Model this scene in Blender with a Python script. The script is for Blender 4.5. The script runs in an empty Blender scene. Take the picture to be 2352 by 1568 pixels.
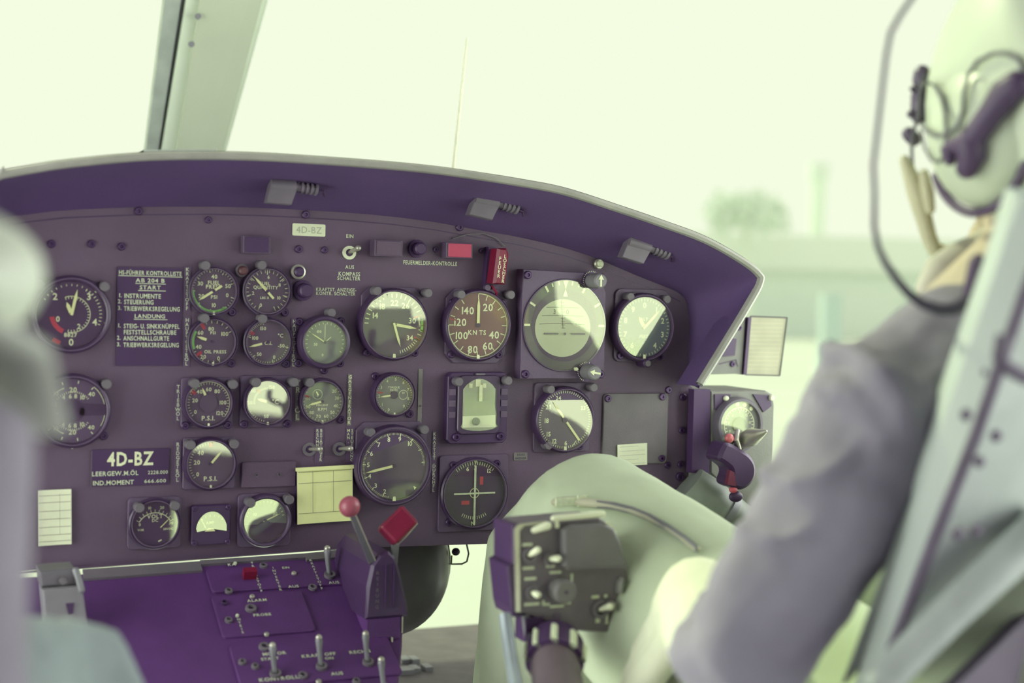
import bpy, bmesh, math, random
from mathutils import Vector, Matrix, Euler
random.seed(7)
R = math.radians
scene = bpy.context.scene
COL = scene.collection

# ------------------------------------------------------------------ camera
F = 3267.0                     # focal length in pixels of the 2352 x 1568 frame
CAM = Vector((0.0, -1.434, 1.0))
YAW, PITCH, ROLL = R(24.0), R(2.05), 0.025
fwd = Vector((math.sin(YAW) * math.cos(PITCH), math.cos(YAW) * math.cos(PITCH), -math.sin(PITCH)))
rgt0 = Vector((math.cos(YAW), -math.sin(YAW), 0))
up0 = rgt0.cross(fwd)
rgt = rgt0 * math.cos(ROLL) + up0 * math.sin(ROLL)
upv = up0 * math.cos(ROLL) - rgt0 * math.sin(ROLL)
cd = bpy.data.cameras.new('camera')
cam = bpy.data.objects.new('camera', cd)
COL.objects.link(cam)
cd.sensor_width = 36.0
cd.lens = 36.0 * F / 2352.0
cd.clip_start = 0.02
cd.clip_end = 500
cam.matrix_world = Matrix(((rgt.x, upv.x, -fwd.x, CAM.x), (rgt.y, upv.y, -fwd.y, CAM.y),
                           (rgt.z, upv.z, -fwd.z, CAM.z), (0, 0, 0, 1)))
cd.dof.use_dof = True
cd.dof.focus_distance = 1.54
cd.dof.aperture_fstop = 3.2
scene.camera = cam

# ------------------------------------------------------------------ light
SKY = (5.40, 5.60, 5.40)
world = bpy.data.worlds.new('sky')
scene.world = world
world.use_nodes = True
bg = world.node_tree.nodes['Background']
bg.inputs[0].default_value = (SKY[0] / SKY[1], 1.0, SKY[2] / SKY[1], 1)
bg.inputs[1].default_value = SKY[1]
sd = bpy.data.lights.new('sun', 'SUN')
sun = bpy.data.objects.new('sun', sd)
COL.objects.link(sun)
sd.energy = 15.0
sd.angle = R(2.0)
sd.color = (0.93, 1.0, 0.74)
sun.rotation_euler = Vector((-0.35, 0.70, 0.75)).to_track_quat('Z', 'Y').to_euler()
sun.location = (-3, 6, 5)
vs = scene.view_settings
vs.view_transform = 'Standard'
vs.look = 'None'
vs.exposure = 0.0
vs.gamma = 1.0
vs.use_curve_mapping = False

# ------------------------------------------------------------------ pixel to place
def ray(px, py):
    return fwd + rgt * ((px - 1176.0) / F) + upv * ((784.0 - py) / F)
def at(px, py, Y):             # the point on the plane y = Y (parallel to the panel)
    d = ray(px, py)
    return CAM + d * ((Y - CAM.y) / d.y)
def dep(p):
    return (p - CAM).dot(fwd)
def on(px, py, p0, n):         # the point on any plane
    d = ray(px, py)
    return CAM + d * ((p0 - CAM).dot(n) / d.dot(n))
def ppm(p):                    # metres for one pixel at p
    return dep(p) / F

# ------------------------------------------------------------------ materials
MATS = {}
TONE = {'panel_paint': (.124, .082, .132), 'hood_paint': (.098, .056, .160), 'pedestal_paint': (.104, .034, .160), 'apron_concrete': (.60, .64, .58), 'hazy_hangar_wall': (.80, .86, .82), 'hazy_hangar_roof': (.84, .88, .84), 'hazy_leaves': (.82, .90, .82), 'hazy_bark': (.8, .84, .76), 'hazy_tower_wall': (.82, .92, .82), 'hazy_hangar_door': (.76, .84, .80), 'hazy_pump_blue': (.55, .66, .66), 'dark_cloth': (.20, .18, .22), 'glove_grey': (.20, .24, .24), 'rod_paint': (.75, .78, .55),  # hangar, tree and tower tones paled to stand for haze
        'trouser_cloth': (.48, .56, .38), 'skin': (.46, .38, .27), 'black_plastic': (.060, .028, .088), 'dial_dark': (.064, .028, .094), 'bezel_black': (.062, .034, .084), 'card_cream': (.44, .44, .31), 'housing_paint': (.095, .088, .095), 'lamp_grey': (.155, .135, .165), 'strap_dark': (.075, .045, .10), 'seat_paint_dimmed': (.42, .47, .43), 'paper': (.86, .92, .42),
        'rim_rubber': (.33, .33, .29), 'seat_paint': (.46, .52, .47), 'helmet_white': (.53, .59, .45), 'post_light_grey': (.165, .15, .165), 'cover_paint_lit': (.165, .150, .155), 'box_black': (.155, .135, .150), 'pad_grey': (.16, .155, .155), 'duct_paint': (.25, .285, .235), 'grey_green_paint': (.20, .205, .175),
        'jacket_cloth': (.25, .235, .28), 'post_face': (.44, .49, .37), 'post_light_edge': (.62, .70, .56), 'post_seal': (.32, .36, .32), 'post_groove': (.19, .19, .21), 'red_plastic': (.21, .010, .040), 'red_ball': (.34, .085, .12)}
def mat(name, col, rough=0.6, metal=0.0, var=0.12, scale=30.0, bump=0.0, bscale=200.0, spec=0.5, col2=None, coat=0.0):
    if name in MATS:
        return MATS[name]
    if name in TONE: col = TONE[name]
    elif max(col) < 0.4 and not col2: col = (col[0]*.66, col[1]*.62, col[2]*.72)
    m = bpy.data.materials.new(name)
    m.use_nodes = True
    nt = m.node_tree
    b = nt.nodes['Principled BSDF']
    b.inputs['Roughness'].default_value = rough
    b.inputs['Metallic'].default_value = metal
    b.inputs['Specular IOR Level'].default_value = spec
    b.inputs['Coat Weight'].default_value = coat
    tc = nt.nodes.new('ShaderNodeTexCoord')
    ns = nt.nodes.new('ShaderNodeTexNoise')
    ns.inputs['Scale'].default_value = scale
    ns.inputs['Detail'].default_value = 5
    nt.links.new(tc.outputs['Object'], ns.inputs['Vector'])
    rp = nt.nodes.new('ShaderNodeValToRGB')
    rp.color_ramp.elements[0].position = 0.3
    rp.color_ramp.elements[1].position = 0.7
    c2 = col2 or tuple(min(1, c * (1 + var)) for c in col)
    rp.color_ramp.elements[0].color = tuple(c * (1 - var) for c in col) + (1,)
    rp.color_ramp.elements[1].color = tuple(c2) + (1,)
    nt.links.new(ns.outputs['Fac'], rp.inputs['Fac'])
    nt.links.new(rp.outputs['Color'], b.inputs['Base Color'])
    if bump > 0:
        n2 = nt.nodes.new('ShaderNodeTexNoise')
        n2.inputs['Scale'].default_value = bscale
        n2.inputs['Detail'].default_value = 6
        nt.links.new(tc.outputs['Object'], n2.inputs['Vector'])
        bp = nt.nodes.new('ShaderNodeBump')
        bp.inputs['Strength'].default_value = bump
        bp.inputs['Distance'].default_value = 0.002
        nt.links.new(n2.outputs['Fac'], bp.inputs['Height'])
        nt.links.new(bp.outputs['Normal'], b.inputs['Normal'])
    MATS[name] = m
    return m
def glassmat(name, tint, refl, gcol, rough=0.02):
    m = bpy.data.materials.new(name)
    m.use_nodes = True
    nt = m.node_tree
    nt.nodes.remove(nt.nodes['Principled BSDF'])
    out = nt.nodes['Material Output']
    t = nt.nodes.new('ShaderNodeBsdfTransparent')
    t.inputs[0].default_value = tint + (1,)
    g = nt.nodes.new('ShaderNodeBsdfGlossy')
    g.inputs['Color'].default_value = gcol + (1,)
    g.inputs['Roughness'].default_value = rough
    mx = nt.nodes.new('ShaderNodeMixShader')
    mx.inputs[0].default_value = refl
    nt.links.new(t.outputs[0], mx.inputs[1])
    nt.links.new(g.outputs[0], mx.inputs[2])
    nt.links.new(mx.outputs[0], out.inputs['Surface'])
    MATS[name] = m
    return m
M_PANEL = mat('panel_paint', (0.185, 0.125, 0.190), 0.55, bump=0.25, bscale=900, var=0.10, scale=14)
M_HOOD = mat('hood_paint', (0.200, 0.115, 0.270), 0.75, bump=0.3, bscale=700, var=0.12, scale=9)
M_RIM = mat('rim_rubber', (0.36, 0.33, 0.33), 0.6, bump=0.15, bscale=300)
M_BLACK = mat('black_plastic', (0.130, 0.058, 0.190), 0.45, var=0.1)
M_BEZEL = mat('bezel_black', (0.120, 0.062, 0.165), 0.35, var=0.1, spec=0.6)
M_FLANGE = mat('flange_paint', (0.190, 0.140, 0.205), 0.5, bump=0.15, bscale=900)
M_DIAL = mat('dial_black', (0.150, 0.105, 0.170), 0.6, var=0.06)
M_DIALD = mat('dial_dark', (0.130, 0.055, 0.190), 0.6, var=0.06)
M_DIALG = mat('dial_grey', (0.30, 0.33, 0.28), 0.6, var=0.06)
M_WHITE = mat('white_print', (0.82, 0.88, 0.56), 0.6, var=0.06, scale=200)
M_INK = mat('sign_white', (0.66, 0.74, 0.50), 0.6, var=0.10, scale=300)
M_GREEN = mat('green_print', (0.28, 0.72, 0.18), 0.5, var=0.05)
M_RED = mat('red_print', (0.52, 0.045, 0.085), 0.5, var=0.08)
M_NEEDLE = mat('needle_paint', (0.86, 0.90, 0.46), 0.5, var=0.04)
M_SCREW = mat('screw_black', (0.095, 0.045, 0.135), 0.35, 0.3, var=0.1)
M_POST = mat('post_light_grey', (0.34, 0.31, 0.34), 0.5, var=0.08)
M_STEEL = mat('steel', (0.52, 0.52, 0.42), 0.35, 0.6, var=0.1, scale=80)
M_GREYM = mat('grey_metal', (0.34, 0.37, 0.33), 0.45, 0.2, var=0.1)
M_PAPER = mat('paper', (0.70, 0.74, 0.43), 0.8, var=0.05, scale=40, bump=0.05)
M_PAPERW = mat('paper_white', (0.80, 0.86, 0.60), 0.8, var=0.04, scale=40)
M_PENCIL = mat('pencil_line', (0.36, 0.36, 0.24), 0.8)
M_REDPL = mat('red_plastic', (0.40, 0.018, 0.062), 0.4, var=0.1)
M_REDBALL = mat('red_ball', (0.42, 0.10, 0.13), 0.35, var=0.15, scale=60)
M_REDLAMP = mat('red_lens', (0.50, 0.05, 0.12), 0.3, var=0.08)
M_TAPE = mat('label_tape', (0.185, 0.125, 0.205), 0.5, var=0.1)
M_TAPEG = mat('label_tape_grey', (0.34, 0.35, 0.27), 0.5, var=0.1)
M_PED = mat('pedestal_paint', (0.160, 0.060, 0.210), 0.6, bump=0.2, bscale=700, var=0.1)
G_DIAL = glassmat('dial_glass', (0.97, 0.97, 0.96), 0.13, (0.90, 1.0, 0.60))
G_WIND = glassmat('tinted_glazing', (0.1675, 0.1750, 0.1408), 0.0, (1, 1, 1))  # dark tint holds down the bright sky seen through the panes
G_CARD = glassmat('card_celluloid', (0.92, 0.93, 0.86), 0.08, (1, 1, 0.9), 0.15)

# ------------------------------------------------------------------ mesh builder
class MB:
    def __init__(s):
        s.v = []; s.f = []
    def quad(s, a, b, c, d):
        i = len(s.v); s.v += [a, b, c, d]; s.f.append((i, i+1, i+2, i+3))
    def poly(s, pts):
        i = len(s.v); s.v += list(pts); s.f.append(tuple(range(i, i+len(pts))))
    def box(s, x0, x1, y0, y1, z0, z1):
        i = len(s.v)
        s.v += [(x, y, z) for z in (z0, z1) for (x, y) in ((x0, y0), (x1, y0), (x1, y1), (x0, y1))]
        s.f += [(i+3, i+2, i+1, i), (i+4, i+5, i+6, i+7), (i, i+1, i+5, i+4), (i+1, i+2, i+6, i+5), (i+2, i+3, i+7, i+6), (i+3, i, i+4, i+7)]
    def prism(s, pts, z0, z1, bev=0.0):     # pts: 2D outline in x,y
        n = len(pts)
        cx = sum(p[0] for p in pts) / n; cy = sum(p[1] for p in pts) / n
        lv = [(z0, 0.0), (z1 - bev, 0.0), (z1, bev)] if bev else [(z0, 0.0), (z1, 0.0)]
        i = len(s.v)
        ar = sum(pts[k][0]*pts[(k+1) % n][1] - pts[(k+1) % n][0]*pts[k][1] for k in range(n))
        if ar < 0: pts = pts[::-1]
        for z, ins in lv:
            for k, (x, y) in enumerate(pts):
                if ins:
                    a = pts[k-1]; b = pts[(k+1) % n]
                    t = Vector((b[0]-a[0], b[1]-a[1])); t.normalize()
                    x, y = x - t.y*ins, y + t.x*ins
                s.v.append((x, y, z))
        for l in range(len(lv)-1):
            for k in range(n):
                a = i+l*n+k; b = i+l*n+(k+1) % n
                s.f.append((a, b, b+n, a+n))
        s.f.append(tuple(range(i+n-1, i-1, -1)))
        t = i+(len(lv)-1)*n
        s.f.append(tuple(range(t, t+n)))
    def lathe(s, prof, n=32, c=(0, 0), close=False):    # prof: (r, z) list, axis z
        i = len(s.v); m = len(prof)
        for k in range(n):
            a = 2*math.pi*k/n
            for r, z in prof:
                s.v.append((c[0]+r*math.cos(a), c[1]+r*math.sin(a), z))
        for k in range(n):
            k2 = (k+1) % n
            for j in range(m-1 if not close else m):
                j2 = (j+1) % m
                s.f.append((i+k*m+j, i+k2*m+j, i+k2*m+j2, i+k*m+j2))
    def cyl(s, r, z0, z1, n=20, c=(0, 0), bev=0.0, r0=None):
        r0 = r if r0 is None else r0
        s.lathe([(0, z0), (r0, z0)] + ([(r, z1-bev), (r-bev, z1)] if bev else [(r, z1)]) + [(0, z1)], n, c)
    def disc(s, r, z, n=40, c=(0, 0)):
        s.poly([(c[0]+r*math.cos(2*math.pi*k/n), c[1]+r*math.sin(2*math.pi*k/n), z) for k in range(n)])
    def arc(s, a0, a1, r0, r1, z, n=None, c=(0, 0)):   # clockwise-from-up degrees
        n = n or max(2, int(abs(a1-a0)/6))
        for k in range(n):
            p = [R(a0+(a1-a0)*(k+j)/n) for j in (0, 1)]
            q = [(c[0]+r*math.sin(a), c[1]+r*math.cos(a), z) for a, r in ((p[0], r0), (p[1], r0), (p[1], r1), (p[0], r1))]
            s.quad(q[3], q[2], q[1], q[0])
    def line(s, x0, y0, x1, y1, w, z):
        d = Vector((x1-x0, y1-y0)); d.normalize(); nx, ny = -d.y*w/2, d.x*w/2
        s.quad((x0-nx, y0-ny, z), (x1-nx, y1-ny, z), (x1+nx, y1+ny, z), (x0+nx, y0+ny, z))
    def tube(s, path, rad, n=10, cap=True, rnd=False):   # path: Vectors; rad: number, list, or list of (ra, rb)
        path = [Vector(p) for p in path]
        m = len(path)
        if not isinstance(rad, (list, tuple)): rad = [rad]*m
        rad = list(rad)
        if rnd:     # rounded ends
            def end(p, d, r):
                ra, rb = r if isinstance(r, tuple) else (r, r)
                q = (ra+rb)/2
                return [(p+d*q*math.sin(R(a)), (ra*math.cos(R(a)), rb*math.cos(R(a)))) for a in (30, 60, 84)]
            d0 = (path[0]-path[1]).normalized(); d1 = (path[-1]-path[-2]).normalized()
            e0 = end(path[0], d0, rad[0])[::-1]; e1 = end(path[-1], d1, rad[-1])
            path = [p for p, _ in e0] + path + [p for p, _ in e1]
            rad = [r for _, r in e0] + rad + [r for _, r in e1]
            m = len(path)
        i = len(s.v)
        T = [(path[min(k+1, m-1)]-path[max(k-1, 0)]).normalized() for k in range(m)]
        ref = Vector((0, 0, 1)) if abs(T[0].z) < 0.9 else Vector((0, 1, 0))
        u = T[0].cross(ref).normalized()
        for k in range(m):
            u = (u - T[k]*u.dot(T[k])).normalized()
            w = T[k].cross(u)
            ra, rb = rad[k] if isinstance(rad[k], tuple) else (rad[k], rad[k])
            for j in range(n):
                a = 2*math.pi*j/n
                s.v.append(tuple(path[k] + u*ra*math.cos(a) + w*rb*math.sin(a)))
        for k in range(m-1):
            for j in range(n):
                a = i+k*n+j; b = i+k*n+(j+1) % n
                s.f.append((a, b, b+n, a+n))
        if cap:
            s.f.append(tuple(range(i+n-1, i-1, -1)))
            s.f.append(tuple(range(i+(m-1)*n, i+m*n)))
    def ell(s, c, r, n=20, m=12, rot=None):
        i = len(s.v); c = Vector(c)
        for j in range(m+1):
            t = math.pi*j/m
            for k in range(n):
                a = 2*math.pi*k/n
                p = Vector((r[0]*math.sin(t)*math.cos(a), r[1]*math.sin(t)*math.sin(a), r[2]*math.cos(t)))
                if rot: p = rot @ p
                s.v.append(tuple(c+p))
        for j in range(m):
            for k in range(n):
                a = i+j*n+k; b = i+j*n+(k+1) % n
                s.f.append((a, a+n, b+n, b))
    def loft(s, rings, closed=False):
        i = len(s.v); n = len(rings[0])
        for r in rings: s.v += [tuple(p) for p in r]
        for k in range(len(rings)-1):
            for j in range(n if closed else n-1):
                a = i+k*n+j; b = i+k*n+(j+1) % n
                s.f.append((a, b, b+n, a+n))
    def build(s, name, m, parent=None, smooth=False, recalc=False, merge=False, xf=None):
        me = bpy.data.meshes.new(name)
        vv = [tuple(xf @ Vector(p)) for p in s.v] if xf else [tuple(p) for p in s.v]
        me.from_pydata(vv, [], s.f)
        if recalc or merge:
            b = bmesh.new(); b.from_mesh(me)
            if merge: bmesh.ops.remove_doubles(b, verts=b.verts, dist=1e-6)
            bmesh.ops.recalc_face_normals(b, faces=b.faces)
            b.to_mesh(me); b.free()
        me.update()
        if smooth:
            me.polygons.foreach_set('use_smooth', [True]*len(me.polygons))
            me.set_sharp_from_angle(angle=R(40))
        me.materials.append(m)
        o = bpy.data.objects.new(name, me)
        COL.objects.link(o)
        if parent: o.parent = parent
        return o
def share(o, name, parent, loc, rot=None, scale=None):    # another piece that shares mesh data
    c = bpy.data.objects.new(name, o.data)
    COL.objects.link(c); c.parent = parent; c.location = loc
    if rot: c.rotation_euler = rot
    if scale: c.scale = scale
    return c
def tag(o, label=None, cat=None, group=None, kind=None):
    if label: o['label'] = label
    if cat: o['category'] = cat
    if group: o['group'] = group
    if kind: o['kind'] = kind
    return o
PR = (R(90), 0, 0)      # panel frame: x right, y up, z out towards the seats
def thing(name, label, cat, loc=(0, 0, 0), rot=(0, 0, 0), group=None):
    o = bpy.data.objects.new(name, None)
    o.empty_display_size = 0.02
    COL.objects.link(o); o.location = loc; o.rotation_euler = rot
    return tag(o, label, cat, group)
def pthing(name, label, cat, px, py, w=0.0, group=None):     # a thing on the panel; w = height of the face the pixel was read at
    p = at(px, py, -w)
    return thing(name, label, cat, (p.x, 0, p.z), PR, group), ppm(p)
def pl(px, py, w=0.0):  # panel-frame coordinates of a pixel
    p = at(px, py, -w)
    return (p.x, p.z)

# ------------------------------------------------------------------ lettering
GLY = {}
def glyph(ch, bold=0.012):
    key = (ch, bold)
    if key not in GLY:
        cu = bpy.data.curves.new('g', 'FONT')
        cu.body = ch; cu.size = 1.0; cu.resolution_u = 2; cu.offset = bold; cu.fill_mode = 'FRONT'
        ob = bpy.data.objects.new('g', cu)
        COL.objects.link(ob)
        me = bpy.data.meshes.new_from_object(ob)
        vs_ = [(v.co.x, v.co.y) for v in me.vertices]
        fs_ = [tuple(p.vertices) for p in me.polygons]
        bpy.data.objects.remove(ob); bpy.data.curves.remove(cu); bpy.data.meshes.remove(me)
        GLY[key] = (vs_, fs_, max([p[0] for p in vs_], default=0.3))
    return GLY[key]
CAPH = max(p[1] for p in glyph('H')[0])
def text(mb, s, x, y, h, z=0.0, width=None, anchor='c', ang=0.0, bold=0.012, sp=0.07, vert=False, pitch=None):
    k = h / CAPH
    if vert:            # letters under one another; (x, y) is the top centre
        pitch = pitch or h*1.25
        for i, ch in enumerate(s):
            text(mb, ch, x, y - h/2 - i*pitch, h, z, bold=bold)
        return
    pos = 0.0; items = []
    for ch in s:
        if ch == ' ':
            pos += 0.32; continue
        v, f, wd = glyph(ch, bold)
        items.append((v, f, pos)); pos += wd + sp
    tot = max(pos - sp, 1e-3)
    kx = k if width is None else width / tot
    off = {'c': -tot/2, 'l': 0.0, 'r': -tot}[anchor]
    ca, sa = math.cos(ang), math.sin(ang)
    for v, f, p0 in items:
        i = len(mb.v)
        for (a, b) in v:
            lx = (a + p0 + off)*kx; ly = b*k - h/2
            mb.v.append((x + lx*ca - ly*sa, y + lx*sa + ly*ca, z))
        mb.f += [tuple(i+q for q in t) for t in f]
def pol(ang, r):
    return r*math.sin(R(ang)), r*math.cos(R(ang))
def rrect(x0, x1, y0, y1, r, n=4):
    o = []
    for cx, cy, a0 in ((x1-r, y1-r, 0), (x0+r, y1-r, 90), (x0+r, y0+r, 180), (x1-r, y0+r, 270)):
        for k in range(n+1):
            a = R(a0 + 90*k/n)
            o.append((cx+r*math.cos(a), cy+r*math.sin(a)))
    return o
def chaikin(pts, n=2):
    for _ in range(n):
        o = []
        for i, p in enumerate(pts):
            q = pts[(i+1) % len(pts)]
            o += [(p[0]*.75+q[0]*.25, p[1]*.75+q[1]*.25), (p[0]*.25+q[0]*.75, p[1]*.25+q[1]*.75)]
        pts = o
    return pts
def oct_(hw, hh, c):
    return [(hw, hh-c), (hw-c, hh), (-hw+c, hh), (-hw, hh-c), (-hw, -hh+c), (-hw+c, -hh), (hw-c, -hh), (hw, -hh+c)]
# ------------------------------------------------------------------ the setting
def struct(mb, name, m, **k):
    o = mb.build(name, m, **k); tag(o, kind='structure'); return o
M_LINER = mat('cabin_liner', (0.26, 0.23, 0.29), 0.8)
M_FLOOR = mat('cabin_floor', (0.26, 0.20, 0.30), 0.8, bump=0.2)
M_BULK = mat('bulkhead_liner', (0.15, 0.10, 0.18), 0.8)
b = MB(); b.box(-1.0, 1.62, -3.0, -0.30, 1.60, 1.64); tag(b.build('ceiling', M_LINER), 'grey cabin ceiling over the seats', kind='structure')
b = MB(); b.box(-1.0, 1.62, -3.0, -0.12, 0.06, 0.10); tag(b.build('floor', M_FLOOR), 'dark cabin floor', kind='structure')
b = MB(); b.box(-1.04, -1.0, -3.0, -1.05, 0.06, 1.64); struct(b, 'wall_left', M_LINER)
b = MB(); b.prism([(-1.0, 0.06), (0.76, 0.06), (0.76, 0.36), (0.95, 0.48), (1.12, 0.72), (1.16, 0.90), (1.16, 1.09), (0.85, 1.13), (0.85, 1.60), (-1.0, 1.60)], 2.60, 2.66); o = struct(b, 'wall_back', M_BULK, recalc=True); o.rotation_euler = PR  # unseen bulkhead, right edge cut to shape reflections in the dials
b = MB(); b.box(1.58, 1.64, -1.02, -0.86, 0.06, 1.60); struct(b, 'trim_2', M_LINER)
b = MB(); b.box(1.57, 1.63, -3.0, -0.12, 0.06, 0.42); struct(b, 'wall_right', M_LINER)
# glazing: two curved panes that meet at the centre post and run round to the side doors
def pane(name, xs, label):
    b = MB()
    rings = []
    for z, back in ((0.30, 0.0), (0.75, 0.0), (1.10, 0.02), (1.40, 0.10), (1.66, 0.20)):
        rings.append([Vector((x, y - back*(1 if abs(x-0.304) < 1.0 else 0.3), z)) for x, y in xs])
    b.loft(rings)
    o = b.build(name, G_WIND, smooth=True); tag(o, label, kind='structure'); return o
left_xs = [(-1.0, 0.2), (-0.90, 0.42), (-0.60, 0.62), (-0.20, 0.72), (0.20, 0.75), (0.325, 0.75)]
right_xs = [(0.325, 0.75), (0.55, 0.75), (0.85, 0.72), (1.20, 0.62), (1.48, 0.42), (1.60, 0.2)]
pane('window_1', left_xs, 'darkly tinted windshield pane left of the centre post')
pane('window_2', right_xs, 'darkly tinted windshield pane right of the centre post and above the hood')
b = MB(); b.loft([[Vector((x, y, z)) for x in (-1.0, -.3, .325, .95, 1.62)] for y, z in ((-.30, 1.63), (.1, 1.65), (.56, 1.66))]); o = b.build('window_3', G_WIND, smooth=True); tag(o, 'tinted overhead glazing', kind='structure')
# chin window floor sill, seen between pedestal and trouser leg
M_SILL = mat('sill_grey', (0.21, 0.20, 0.17), 0.6, bump=0.2, bscale=120, var=0.2)
sl = at(990, 1512, 0.30)
root = tag(bpy.data.objects.new('trim_1', None), 'grey ledge below the chin window between pedestal and leg', kind='structure'); COL.objects.link(root)
root.location = sl
b = MB(); b.box(-0.16, 0.30, -0.42, 0.16, -0.03, 0.0); b.build('ledge', M_SILL, root)
for k, (px, py, hw) in enumerate(((930, 1545, .010), (952, 1541, .005), (980, 1538, .005), (950, 1520, .005), (928, 1520, .006))):
    p = on(px, py, sl, Vector((0, 0, 1))) - sl
    b = MB(); b.box(-hw, hw, -0.010, 0.010, 0.0, 0.006); o = b.build('rivet_plate', M_GREYM, root); o.location = p
# centre post of the windshield
M_POSTA = mat('post_face', (0.66, 0.72, 0.62), 0.5, var=0.05, scale=6)
M_POSTB = mat('post_light_edge', (0.80, 0.90, 0.72), 0.5, var=0.04, scale=6)
M_SEAL = mat('post_seal', (0.40, 0.46, 0.40), 0.8, var=0.15, bump=0.4, bscale=90)
M_GROOVE = mat('post_groove', (0.27, 0.28, 0.30), 0.7)
post = tag(bpy.data.objects.new('trim_3', None), 'grey-green leaning centre post between the windshield panes', kind='structure'); COL.objects.link(post)
def strip(name, bl, br, tl, tr, y0, y1, th, m):
    b = MB()
    A = [at(bl, 380, y0), at(br, 380, y0), at(tr, -60, y1), at(tl, -60, y1)]
    A = [A[0]+(A[0]-A[3])*.72, A[1]+(A[1]-A[2])*.72, A[2]+(A[2]-A[1])*.92, A[3]+(A[3]-A[0])*.92]
    o_ = Vector((0, th, 0))
    b.loft([[A[0], A[1]], [A[3], A[2]]])
    b.loft([[A[0]+o_, A[1]+o_], [A[3]+o_, A[2]+o_]])
    for i, j in ((0, 3), (1, 2), (0, 1), (3, 2)):
        b.quad(A[i], A[j], A[j]+o_, A[i]+o_)
    return b.build(name, m, post, recalc=True)
strip('rubber_seal', 331, 358, 400-14, 437-12, 0.552, 0.452, 0.02, M_SEAL)
strip('groove', 353, 378, 430-12, 457-10, 0.560, 0.460, 0.02, M_GROOVE)
strip('flange', 366, 408, 450-12, 490-12, 0.548, 0.448, 0.03, M_POSTB)
strip('face', 402, 504, 478-10, 606+12, 0.540, 0.440, 0.06, M_POSTA)
strip('edge_lip', 492, 510, 598+10, 618+14, 0.556, 0.456, 0.02, M_POSTB)
for py, dx in ((38, 452), (102, 437)):
    p = at(dx+2, py, 0.46); b = MB(); b.lathe([(0, .004), (.004, .004), (.004, 0), (0, 0)], 10)
    o = b.build('rivet', M_GROOVE, post); o.location = p; o.rotation_euler = PR

b = MB(); b.prism([(-.62, .52), (-.2, .68), (.3, .72), (.85, .68), (1.12, .56), (1.0, .28), (-.40, .28)], .97, 1.0); tag(b.build('trim_4', M_LINER, recalc=True), 'nose deck under the windshield, hidden behind the hood', kind='structure')
# outside: haze put into the pale colours, sunlit, far out of focus
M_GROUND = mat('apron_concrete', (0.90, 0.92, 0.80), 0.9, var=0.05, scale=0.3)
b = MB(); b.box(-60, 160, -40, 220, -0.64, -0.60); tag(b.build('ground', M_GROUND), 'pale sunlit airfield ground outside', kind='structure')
M_HANG = mat('hazy_hangar_wall', (0.84, 0.90, 0.80), 0.8, var=0.02)
M_HANGR = mat('hazy_hangar_roof', (0.90, 0.94, 0.86), 0.8, var=0.02)
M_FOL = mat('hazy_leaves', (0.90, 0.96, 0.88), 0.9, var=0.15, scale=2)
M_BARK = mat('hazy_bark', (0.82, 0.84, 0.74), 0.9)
def far(px, py, dist):
    return CAM + ray(px, py) * dist
# hangar far right
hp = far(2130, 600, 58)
hg = thing('hangar', 'long low pale hangar far away, haze painted into its colour, beyond the windshield', 'building', (hp.x, hp.y, -0.6), (0, 0, R(-22)))
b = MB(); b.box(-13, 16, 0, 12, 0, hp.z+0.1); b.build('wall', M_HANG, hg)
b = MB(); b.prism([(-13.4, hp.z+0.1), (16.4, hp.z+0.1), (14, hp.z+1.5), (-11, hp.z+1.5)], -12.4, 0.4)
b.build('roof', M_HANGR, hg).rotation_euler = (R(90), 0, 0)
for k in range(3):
    b = MB(); b.box(-9+k*8, -4.5+k*8, -0.12, 0, 0, hp.z-0.9); b.build('door', mat('hazy_hangar_door', (0.78, 0.86, 0.76), 0.8), hg)
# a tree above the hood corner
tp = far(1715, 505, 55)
tr = thing('tree', 'round-crowned tree painted haze-pale beyond the corner of the hood', 'tree', (tp.x, tp.y, -0.6))
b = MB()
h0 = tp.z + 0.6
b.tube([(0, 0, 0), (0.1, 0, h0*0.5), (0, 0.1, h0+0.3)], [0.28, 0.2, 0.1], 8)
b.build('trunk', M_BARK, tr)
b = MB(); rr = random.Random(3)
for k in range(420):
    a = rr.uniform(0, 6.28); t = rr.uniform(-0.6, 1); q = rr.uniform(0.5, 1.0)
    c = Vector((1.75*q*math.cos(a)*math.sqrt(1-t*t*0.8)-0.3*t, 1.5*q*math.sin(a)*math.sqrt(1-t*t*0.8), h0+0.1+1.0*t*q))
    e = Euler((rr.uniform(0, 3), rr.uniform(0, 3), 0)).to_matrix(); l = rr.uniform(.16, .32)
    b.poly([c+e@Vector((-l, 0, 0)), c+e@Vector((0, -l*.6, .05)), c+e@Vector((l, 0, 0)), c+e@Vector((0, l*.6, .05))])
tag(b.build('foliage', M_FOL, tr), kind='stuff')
# slim tower and a blue-grey post, haze in their pale colours
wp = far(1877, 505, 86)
tw = thing('tower', 'slim tower painted haze-pale right of the tree', 'tower', (wp.x, wp.y, -0.6), (0, 0, R(-25)))
b = MB(); b.box(-0.38, 0.38, -0.38, 0.38, 0, wp.z+3.1); b.build('shaft', mat('hazy_tower_wall', (0.84, 0.94, 0.82), 0.8), tw)
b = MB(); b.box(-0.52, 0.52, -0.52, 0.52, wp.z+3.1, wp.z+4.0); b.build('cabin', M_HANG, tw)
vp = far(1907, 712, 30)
ve = thing('fuel_pump', 'blue-grey post-like shape painted haze-pale on the apron left of the sleeve', 'post', (vp.x, vp.y, -0.6), (0, 0, R(-20)))
b = MB(); b.box(-0.19, 0.19, -0.2, 0.2, 0, vp.z+0.6+0.35); b.build('body', mat('hazy_pump_blue', (0.62, 0.72, 0.72), 0.6), ve)
b = MB(); b.box(-0.26, 0.26, -0.27, 0.27, 0, 0.12); b.build('base', M_HANG, ve)
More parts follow.
